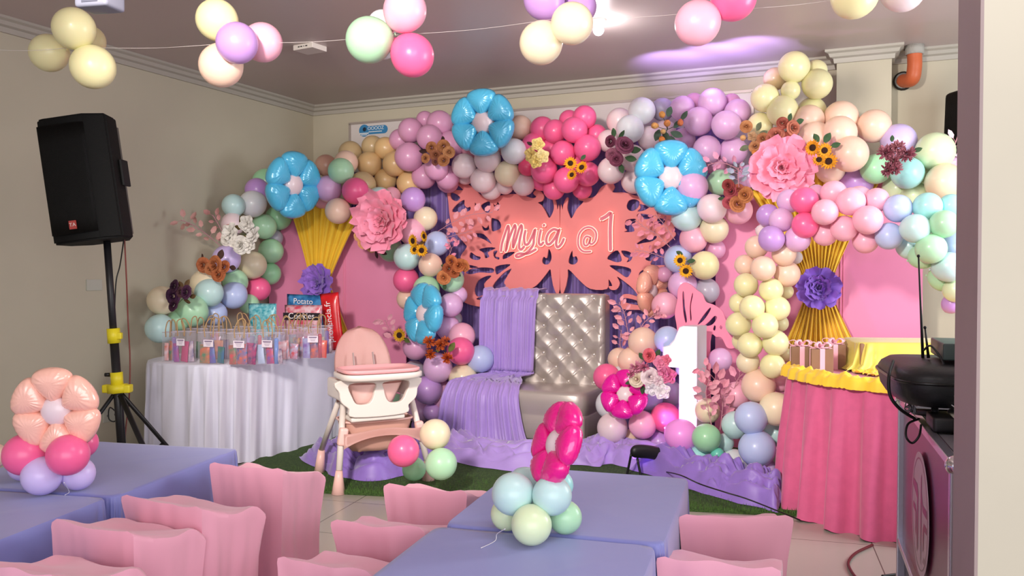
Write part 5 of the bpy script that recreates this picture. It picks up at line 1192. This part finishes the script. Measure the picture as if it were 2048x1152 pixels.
# faint ceiling board joint
# orange pipe elbow
P0 = onwall(1832, 100, .16); P1 = onwall(1829, 130, .16); root = thing('drain_pipe', 'orange plastic pipe elbow entering the wall beside the column', 'pipe', (P0.x, P0.y, 0))
T = lambda v: v-root.location
Pe = onwall(1808, 160, .0); m_org = mat('orange pvc', 'c8643c', .45)
top = Vector((P1.x, P1.y, CEIL)); mid = onwall(1829, 135, .16); el = onwall(1824, 158, .14); en = onwall(1806, 162, .015); en = en
bm = NB(); tube(bm, [T(p) for p in smoothpath([Vector((mid.x, mid.y, CEIL-.03)), Vector((mid.x, mid.y, (CEIL+mid.z)/2)), mid, el, en], 8)], .054, 20); obj('elbow', bm, m_org, root)
bm = NB(); lathe(bm, [(.06, 0), (.068, 0), (.068, -.07), (.056, -.07)], 24, Matrix.Translation(T(Vector((mid.x, mid.y, CEIL))))); obj('grey_collar', bm, mat('chipped cement collar', 'a8a49c', .9, bump=.5, bscale=40), root)
bm = NB(); tube(bm, [T(en+N*.012), T(en-N*.01)], .074, 18); obj('wall_hole_ring', bm, mat('dark wall hole', '2c2824', .9), root)
bm = NB(); tube(bm, [T(en+N*.02+Vector((.0, 0, -.0))), T(en+N*.005)], .061, 18); obj('silver_tape', bm, mat('silver tape', 'c8ccd0', .3, metal=.6), root)
# outlets
def plate(px, py, label, wd, hg, socket=False):
    d_ = ray(px, py); nL = E; t = (.004-(CAM-C0).dot(nL))/d_.dot(nL); P = CAM+d_*t
    root = thing('wall_outlet' if socket else 'blank_wall_plate', label, 'wall plate', P, (0, 0, WR+R(90)))
    bm = NB(); box(bm, (0, -.001, 0), (wd, .012, hg), bev=.002); obj('cover_plate', bm, mat('off white plate', 'bcbcae', .45), root, smooth=False)
    if socket:
        bm = NB()
        for x in (-.035, .035):
            for q in (-.008, .008): box(bm, (x+q, -.008, 0), (.004, .003, .014))
        obj('socket_slots', bm, mat('dark slot', '20201c', .6), root, smooth=False)
plate(188, 570, 'blank cream plate on left wall behind the speaker pole', .14, .085)
plate(222, 830, 'power outlet on left wall behind the speaker tripod', .15, .10, True)

# ------------------------------------------------------------------ speaker on tripod
m_bk = mat('black textured speaker plastic', '090908', .7, spec=.25, bump=.3, bscale=180); m_gr = mat('black speaker grille', '0a0a09', .45, metal=.1, bump=.5, bscale=300)
SY = 5.2; top_m = at(214, 484, SY)
spk = thing('pa_speaker', 'large black loudspeaker tilted on a tripod by the left wall', 'speaker', Vector((top_m.x-.045, SY, top_m.z)), (0, R(-7.6), R(2)))
ph_, pw, pd = .745, .40, .36
pl = [(-pw/2, -pd/2+.02), (-pw/2+.04, -pd/2), (pw*.22, -pd/2-.02), (pw*.5, -pd/2+.05), (pw*.47, pd*.12), (pw*.30, pd/2), (-pw*.30, pd/2), (-pw/2, pd*.1)]
bm = NB(); a = [bm.verts.new((x, y, .0)) for x, y in pl]; b = [bm.verts.new((x*.98, y, ph_)) for x, y in pl]; bm.faces.new(a[::-1]); bm.faces.new(b)
for i in range(8): bm.faces.new((a[i], a[(i+1) % 8], b[(i+1) % 8], b[i]))
bmesh.ops.bevel(bm, geom=bm.edges[:], offset=.012, segments=3, affect='EDGES'); obj('cabinet', bm, m_bk, spk, angle=40)
bm = NB()
def grl(u, v):
    x = -pw*.46+u*pw*.9; y = -pd/2-.012-.018*sin(min(1, u*1.05)*pi)**.6+(max(0, u-.72)*.32)
    return Vector((x, y, .05+v*(ph_-.10)))
surf(bm, grl, 40, 6); bmesh.ops.solidify(bm, geom=bm.faces[:], thickness=.006); obj('grille', bm, m_gr, spk)
bm = NB(); box(bm, (-.045, -pd/2-.036, .10), (.042, .006, .05)); bd = obj('badge', bm, mat('red badge', 'a83c34', .4), spk, smooth=False)
textmesh('badge_letters', 'TA', .03, mat('badge white', 'e0c8c0', .4), spk, loc=(-.045, -pd/2-.0405, .10), thick=.0008)
bm = NB(); box(bm, (pw*.505, .02, .40), (.015, .10, .16), bev=.005); obj('side_handle', bm, mat('black handle recess', '080808', .7), spk)
bm = NB(); box(bm, (pw*.36, pd*.36, ph_/2), (.012, .05, ph_*.9), bev=.003); obj('rear_edge_strip', bm, mat('grey edge strip', '5c5a54', .5), spk)
fb = at(252, 1011, SY); fb.z = 0; tp = Vector((top_m.x, SY, top_m.z)); ax = (tp-fb).normalized()
st = thing('speaker_stand', 'black tripod speaker stand with yellow clamps by the left wall', 'speaker stand', fb)
def on(t): return ax*t
m_ylc = mat('yellow plastic clamp', 'd8c820', .45)
Lp = (tp-fb).length
bm = NB(); cyl(bm, on(Lp*.55), on(Lp+.02), .021, 16); obj('upper_pole', bm, m_blk, st)
bm = NB(); cyl(bm, on(.12), on(Lp*.62), .026, 16); obj('lower_pole', bm, m_blk, st)
zc = 1.45-(672-541)*SY/F
bm = NB(); cyl(bm, on(zc-.045), on(zc+.045), .038, 16); box(bm, on(zc)+Vector((.03, -.01, 0)), (.05, .03, .04), bev=.006); obj('height_clamp', bm, m_ylc, st)
zh = 1.45-(770-541)*SY/F
bm = NB(); cyl(bm, on(zh-.01), on(zh+.075), .036, 16); cyl(bm, on(zh-.05), on(zh), .06, 6); box(bm, on(zh-.025), (.17, .06, .05), bev=.01); obj('leg_hub', bm, m_ylc, st)
bm = NB(); cyl(bm, on(zh+.06)+Vector((-.04, 0, 0)), on(zh+.06)+Vector((-.07, 0, 0)), .012); obj('locking_knob', bm, m_blk, st)
for dx, dy in ((-.52, -.12), (.42, -.30), (.26, .50)):
    h = on(zh-.03); e = Vector((dx, dy, .02)); d_ = (e-h)
    bm = NB(); tube(bm, [h+d_*.05, e], .018, 10, .7); l = obj('leg', bm, m_blk, st)
    bm = NB(); ball(bm, e+Vector((0, 0, .004)), .022, 12); obj('rubber_foot', bm, mat('rubber foot', '0c0c0c', .8), l)
    bm = NB(); cyl(bm, on(.2), h+d_*.55, .009, 8); obj('brace', bm, m_blk, st)
def cable(px, name, label, col, r):
    bm = NB(); tube(bm, smoothpath(px, 8), r, 7); return tag(obj(name, bm, mat('cable '+col, col, .5)), label, 'cable')
cable([at(248, 476, 5.25), at(240, 530, 5.3), at(232, 565, 5.3), at(229, 640, 5.3), at(228, 740, 5.3), at(236, 800, 5.32), at(232, 840, 5.3), at(218, 838, 5.3), at(220, 815, 5.3), at(238, 830, 5.4)], 'speaker_cable', 'black cable hanging from the loudspeaker along the pole', '141412', .004)
cable([at(249, 476, 5.27), at(253, 560, 5.3), at(256, 640, 5.32), at(260, 720, 5.32), at(258, 800, 5.3), at(250, 880, 5.25), onz(250, 1010, .01)], 'speaker_cable', 'dark red cable hanging from the loudspeaker to the floor', '6c2c24', .0045)

# partly hidden second speaker behind the pillar
P = at(1941, 330, 6.2); r2 = thing('pa_speaker', 'black loudspeaker half hidden behind the right pillar', 'speaker', (P.x, 6.2, 2.16), (0, R(2), R(8)), scale=1.3)
bm = NB(); box(bm, (0, 0, .22), (.185, .26, .48), bev=.03); obj('cabinet', bm, m_bk, r2, angle=40)
bm = NB(); box(bm, (0, -.13, .22), (.15, .012, .42), bev=.004); obj('grille', bm, m_gr, r2)
bm = NB(); cyl(bm, (0, 0, -.02), (0, 0, .0), .03); obj('pole_socket', bm, m_blk, r2)
st2 = thing('speaker_stand', 'black stand under the loudspeaker hidden by the right pillar', 'speaker stand', (P.x, 6.2, 0)); 
bm = NB(); cyl(bm, (0, 0, .05), (0, 0, 2.13), .02); obj('pole', bm, m_blk, st2)
for k in range(3):
    a = 2*pi*k/3+.4; bm = NB(); cyl(bm, (0, 0, .5), (.22*cos(a), .22*sin(a), .01), .014, 10); obj('leg', bm, m_blk, st2)
# small flower spray near the pillar
spray([(1880, 350), (1900, 320), (1908, 295), (1916, 270)], [.75]*4, 'pale pink leaf sprig at the pillar edge', 7, 16, 'ecc8d4', 31)

# ------------------------------------------------------------------ DJ case and gear
DF = Vector((1.690, 3.67, 0)); DN = Vector((1.275, 2.43, 0)); dvec = (DF-DN); dl = dvec.length; dang = atan2(dvec.y, dvec.x)
DH = .90
dj = thing('flight_case', 'maroon panelled flight case with silver edges and round letter emblem', 'flight case', DN, (0, 0, dang))
# local x runs away from the camera along the left face, local y<0 goes to the right
m_pan = mat('maroon laminate panel', '6e2448', .3, var=.12, vscale=3); m_alu = mat('brushed aluminium edge', 'b8b4c4', .25, metal=.8)
DWd = .62
bm = NB(); box(bm, (dl/2, -DWd/2, .27+(DH-.27)/2), (dl-.01, DWd-.01, DH-.28)); obj('body', bm, m_pan, dj, smooth=False)
bm = NB(); box(bm, (dl/2, -DWd/2, .14), (dl-.03, DWd-.03, .25)); obj('lower_case', bm, mat('dark grey lower case', '3a3640', .4), dj, smooth=False)
bm = NB()
for y in (0, -DWd):
    for z in (DH-.012, .275, .02): box(bm, (dl/2, y, z), (dl, .03, .028), bev=.004)
for x in (0, dl):
    for z in (DH-.012, .275, .02): box(bm, (x, -DWd/2, z), (.03, DWd, .028), bev=.004)
    for y in (0, -DWd): box(bm, (x, y, DH/2+.01), (.034, .034, DH-.03), bev=.004)
obj('edge_trim', bm, m_alu, dj, smooth=False)
for x in (0, dl):
    for y in (0, -DWd): bm = NB(); ball(bm, (x, y, DH-.012), .03, 16); obj('ball_corner', bm, mat('chrome ball corner', 'd8d8dc', .12, metal=1), dj)
bm = NB(); box(bm, (dl/2, -DWd/2, DH-.008), (dl-.04, DWd-.04, .012)); obj('top_lid', bm, mat('grey felt lid', '6c6a72', .7), dj, smooth=False)
# emblem
LXc = (Vector((1.484, 3.07, 0))-DN).length; LZ = .565; LRr = .222
em = bpy.data.objects.new('round_emblem', None); COL.objects.link(em); em.parent = dj; em.location = (LXc, .006, LZ); em['label'] = 'pale round emblem with stylised letters'; em.rotation_euler = (0, 0, R(180))
m_ep = mat('pale pink print', 'cbb0bc', .45)
def disc2(r, y, m, nm):
    bm = NB(); tube(bm, [(0, y, 0), (0, y-.0016, 0)], r, 48); return obj(nm, bm, m, em, smooth=False)
disc2(LRr, 0, m_ep, 'emblem_disc'); 
bm = NB()
for i in range(48):
    a, b = 2*pi*i/48, 2*pi*(i+1)/48; q = []
    for r_ in (LRr*.90, LRr*.88):
        q.append((r_, a)); 
    vs = [bm.verts.new((r_*cos(t), -.0022, r_*sin(t))) for r_, t in ((LRr*.91, a), (LRr*.91, b), (LRr*.885, b), (LRr*.885, a))]; bm.faces.new(vs)
obj('emblem_ring', bm, m_pan, em, smooth=False)
def poly(bm, pts, y=-.0024): bm.faces.new([bm.verts.new((x*LRr, y, z*LRr)) for x, z in pts])
bm = NB()
# maroon cut lines that leave the letters J T C standing pale
poly(bm, [(-.80, .42), (-.30, .42), (-.16, .28), (-.16, -.62), (-.30, -.72), (-.30, .18), (-.80, .30)])
poly(bm, [(-.78, .02), (-.50, .02), (-.38, -.06), (-.38, -.50), (-.48, -.40), (-.48, -.10), (-.78, -.08)])
poly(bm, [(.12, .60), (.22, .70), (.22, -.78), (.12, -.70)])
poly(bm, [(.22, .40), (.36, .24), (.78, .24), (.82, .12), (.36, .12), (.22, .26)])
poly(bm, [(.38, -.14), (.50, -.02), (.82, -.02), (.82, -.12), (.52, -.14), (.50, -.44), (.38, -.52)])
poly(bm, [(.50, -.56), (.74, -.56), (.64, -.66), (.38, -.68)])
obj('emblem_letters', bm, m_pan, em, smooth=False)
def dloc(x, y, z): return DN+Matrix.Rotation(dang, 3, 'Z') @ Vector((x, y, 0))+Vector((0, 0, z))
# mixer / keypad
root = thing('sound_mixer', 'white mixing console with square grey pads on the flight case', 'mixer', dloc(.34, -.135, DH), (0, 0, dang))
bm = NB(); box(bm, (0, -.03, .03), (.42, .20, .055), bev=.008); obj('console', bm, mat('cream console', 'd4d0c0', .45), root, smooth=False)
bm = NB()
for i in range(5):
    for j in range(3): box(bm, (-.15+i*.07, .03-j*.055, .062), (.05, .036, .012), bev=.003)
obj('pads', bm, mat('grey teal pads', 'a8bcbc', .4), root, smooth=False)
bm = NB(); box(bm, (0, -.03, .0585), (.38, .17, .002)); obj('pad_bed', bm, mat('dark green pad bed', '3c5450', .5), root, smooth=False)
# equipment bag on a stand
root = thing('equipment_case', 'black rounded equipment bag resting above the flight case', 'equipment bag', dloc(.78, -.13, DH+.075), (0, 0, dang+R(4)))
bm = NB()
def bagf(u, v):
    a = 2*pi*u; x, y = sup(a, 5); lv = [(0, .82), (.008, .9), (.04, .97), (.08, 1.0), (.115, 1.0), (.135, .96), (.155, .86), (.16, 0)]; z, sc = lv[int(round(v*7))]
    return Vector((x*.31*sc, y*.25*sc, z*.88))
surf(bm, bagf, 72, 8, cu=True); obj('bag_body', bm, mat('black nylon bag', '141619', .45, bump=.1, bscale=60), root, angle=45)
bm = NB(); tube(bm, [Vector((sup(2*pi*i/60, 5)[0]*.314, sup(2*pi*i/60, 5)[1]*.254, .088)) for i in range(61)], .006, 6); obj('zip_piping', bm, mat('black piping', '0a0b0c', .3), root)
for x in (-.2, .2):
    for y in (-.15, .12):
        bm = NB(); cyl(bm, (x, y, -.073), (x, y, .002), .012, 10); obj('support_leg', bm, m_blk, root)
rc = thing('wireless_receiver', 'dark green-grey wireless receiver with two aerials on the bag', 'receiver', dloc(.80, -.17, DH+.222), (0, 0, dang))
bm = NB(); box(bm, (0, 0, .035), (.30, .22, .06), bev=.006); obj('housing', bm, mat('dark teal grey housing', '3c4a48', .4), rc)
Rm_ = Matrix.Rotation(-dang, 3, 'Z')
for nm_, a, b in (('aerial', at(1846, 722, 3.25), at(1837, 512, 3.30)), ('aerial', at(1857, 716, 3.2), at(1850, 655, 3.2))):
    bm = NB(); tube(bm, [Rm_ @ (p-rc.location) for p in (a, a.lerp(b, .5), b)], [.006, .004, .003], 8); o = obj(nm_, bm, m_blk, rc)
    bm = NB(); ball(bm, Rm_ @ (b-rc.location), .006, 8); obj('aerial_tip', bm, m_blk, o)
root = thing('power_adaptor', 'black power adaptor brick at the left edge of flight case top', 'adaptor', dloc(.52, -.035, DH+.004), (0, 0, dang))
bm = NB(); box(bm, (0, 0, .026), (.17, .07, .05), bev=.012); obj('brick', bm, m_blk, root)
bm = NB(); cyl(bm, (.085, 0, .026), (.12, 0, .026), .012, 10, .006); obj('strain_relief', bm, m_blk, root)
root = thing('microphone', 'silver headed microphone lying on the flight case under the bag', 'microphone', dloc(.66, -.10, DH+.03), (0, 0, dang+R(40)))
bm = NB(); ball(bm, (0, 0, 0), .028, 16); obj('mesh_head', bm, mat('chrome mesh', 'c8c8cc', .3, metal=.9), root)
bm = NB(); cyl(bm, (.02, 0, 0), (.17, 0, -.012), .018, 14, .012); obj('handle', bm, m_blk, root)
def P3(px, py, Y): return at(px, py, Y)
cable([P3(1786, 722, 3.12), P3(1778, 750, 3.02), P3(1780, 790, 3.0), P3(1800, 818, 3.0), P3(1830, 838, 3.02)], 'audio_cable', 'thick black cable curving from bag front to the adaptor', '101112', .006)
cable([P3(1838, 838, 3.0), P3(1816, 848, 2.95), P3(1812, 872, 2.9), P3(1824, 886, 2.9), P3(1838, 872, 2.9), P3(1842, 850, 2.95)], 'audio_cable', 'small black cable loop over the maroon panel', '101112', .004)
cable([P3(1848, 700, 3.15), P3(1862, 692, 3.1), P3(1884, 720, 3.05), P3(1884, 742, 3.0), P3(1850, 752, 2.98), P3(1832, 765, 2.98), P3(1828, 800, 3.0)], 'audio_cable', 'grey sheened cable looping over the front of the bag', '2a2c2e', .004)
cable([P3(1866, 775, 2.95), P3(1890, 778, 2.9), P3(1912, 795, 2.85), P3(1930, 815, 2.85)], 'audio_cable', 'upper white thin wire under the bag', 'c8c8c8', .0018)
cable([P3(1870, 792, 2.95), P3(1892, 802, 2.9), P3(1915, 818, 2.85), P3(1930, 822, 2.85)], 'audio_cable', 'lower white thin wire under the bag', 'c8c8c8', .0018)
rn = random.Random(3); bm = NB()
for k in range(7):
    pts = [P3(1808+rn.uniform(0, 26), 795+rn.uniform(0, 34), 3.1+rn.uniform(-.02, .06)) for _ in range(6)]; tube(bm, smoothpath(pts, 6), .0022, 5)
tag(obj('tangled_wires', bm, mat('silver grey wire', '8a8890', .35, metal=.4)), 'tangle of silver grey wires under the left end of bag', 'cable', kind='stuff')
# floor cables
cable([onz(1745, 1090, .01), onz(1712, 1106, .01), onz(1697, 1124, .01), onz(1702, 1142, .01), onz(1720, 1165, .01)], 'floor_cable', 'dark red cable looping on the tiles under the pink skirt', '5c1c20', .007)
cable([onz(1764, 1152, .01), onz(1790, 1149, .01), onz(1806, 1148, .01)], 'floor_cable', 'short black cable on the tiles beside the flight case', '181416', .006)
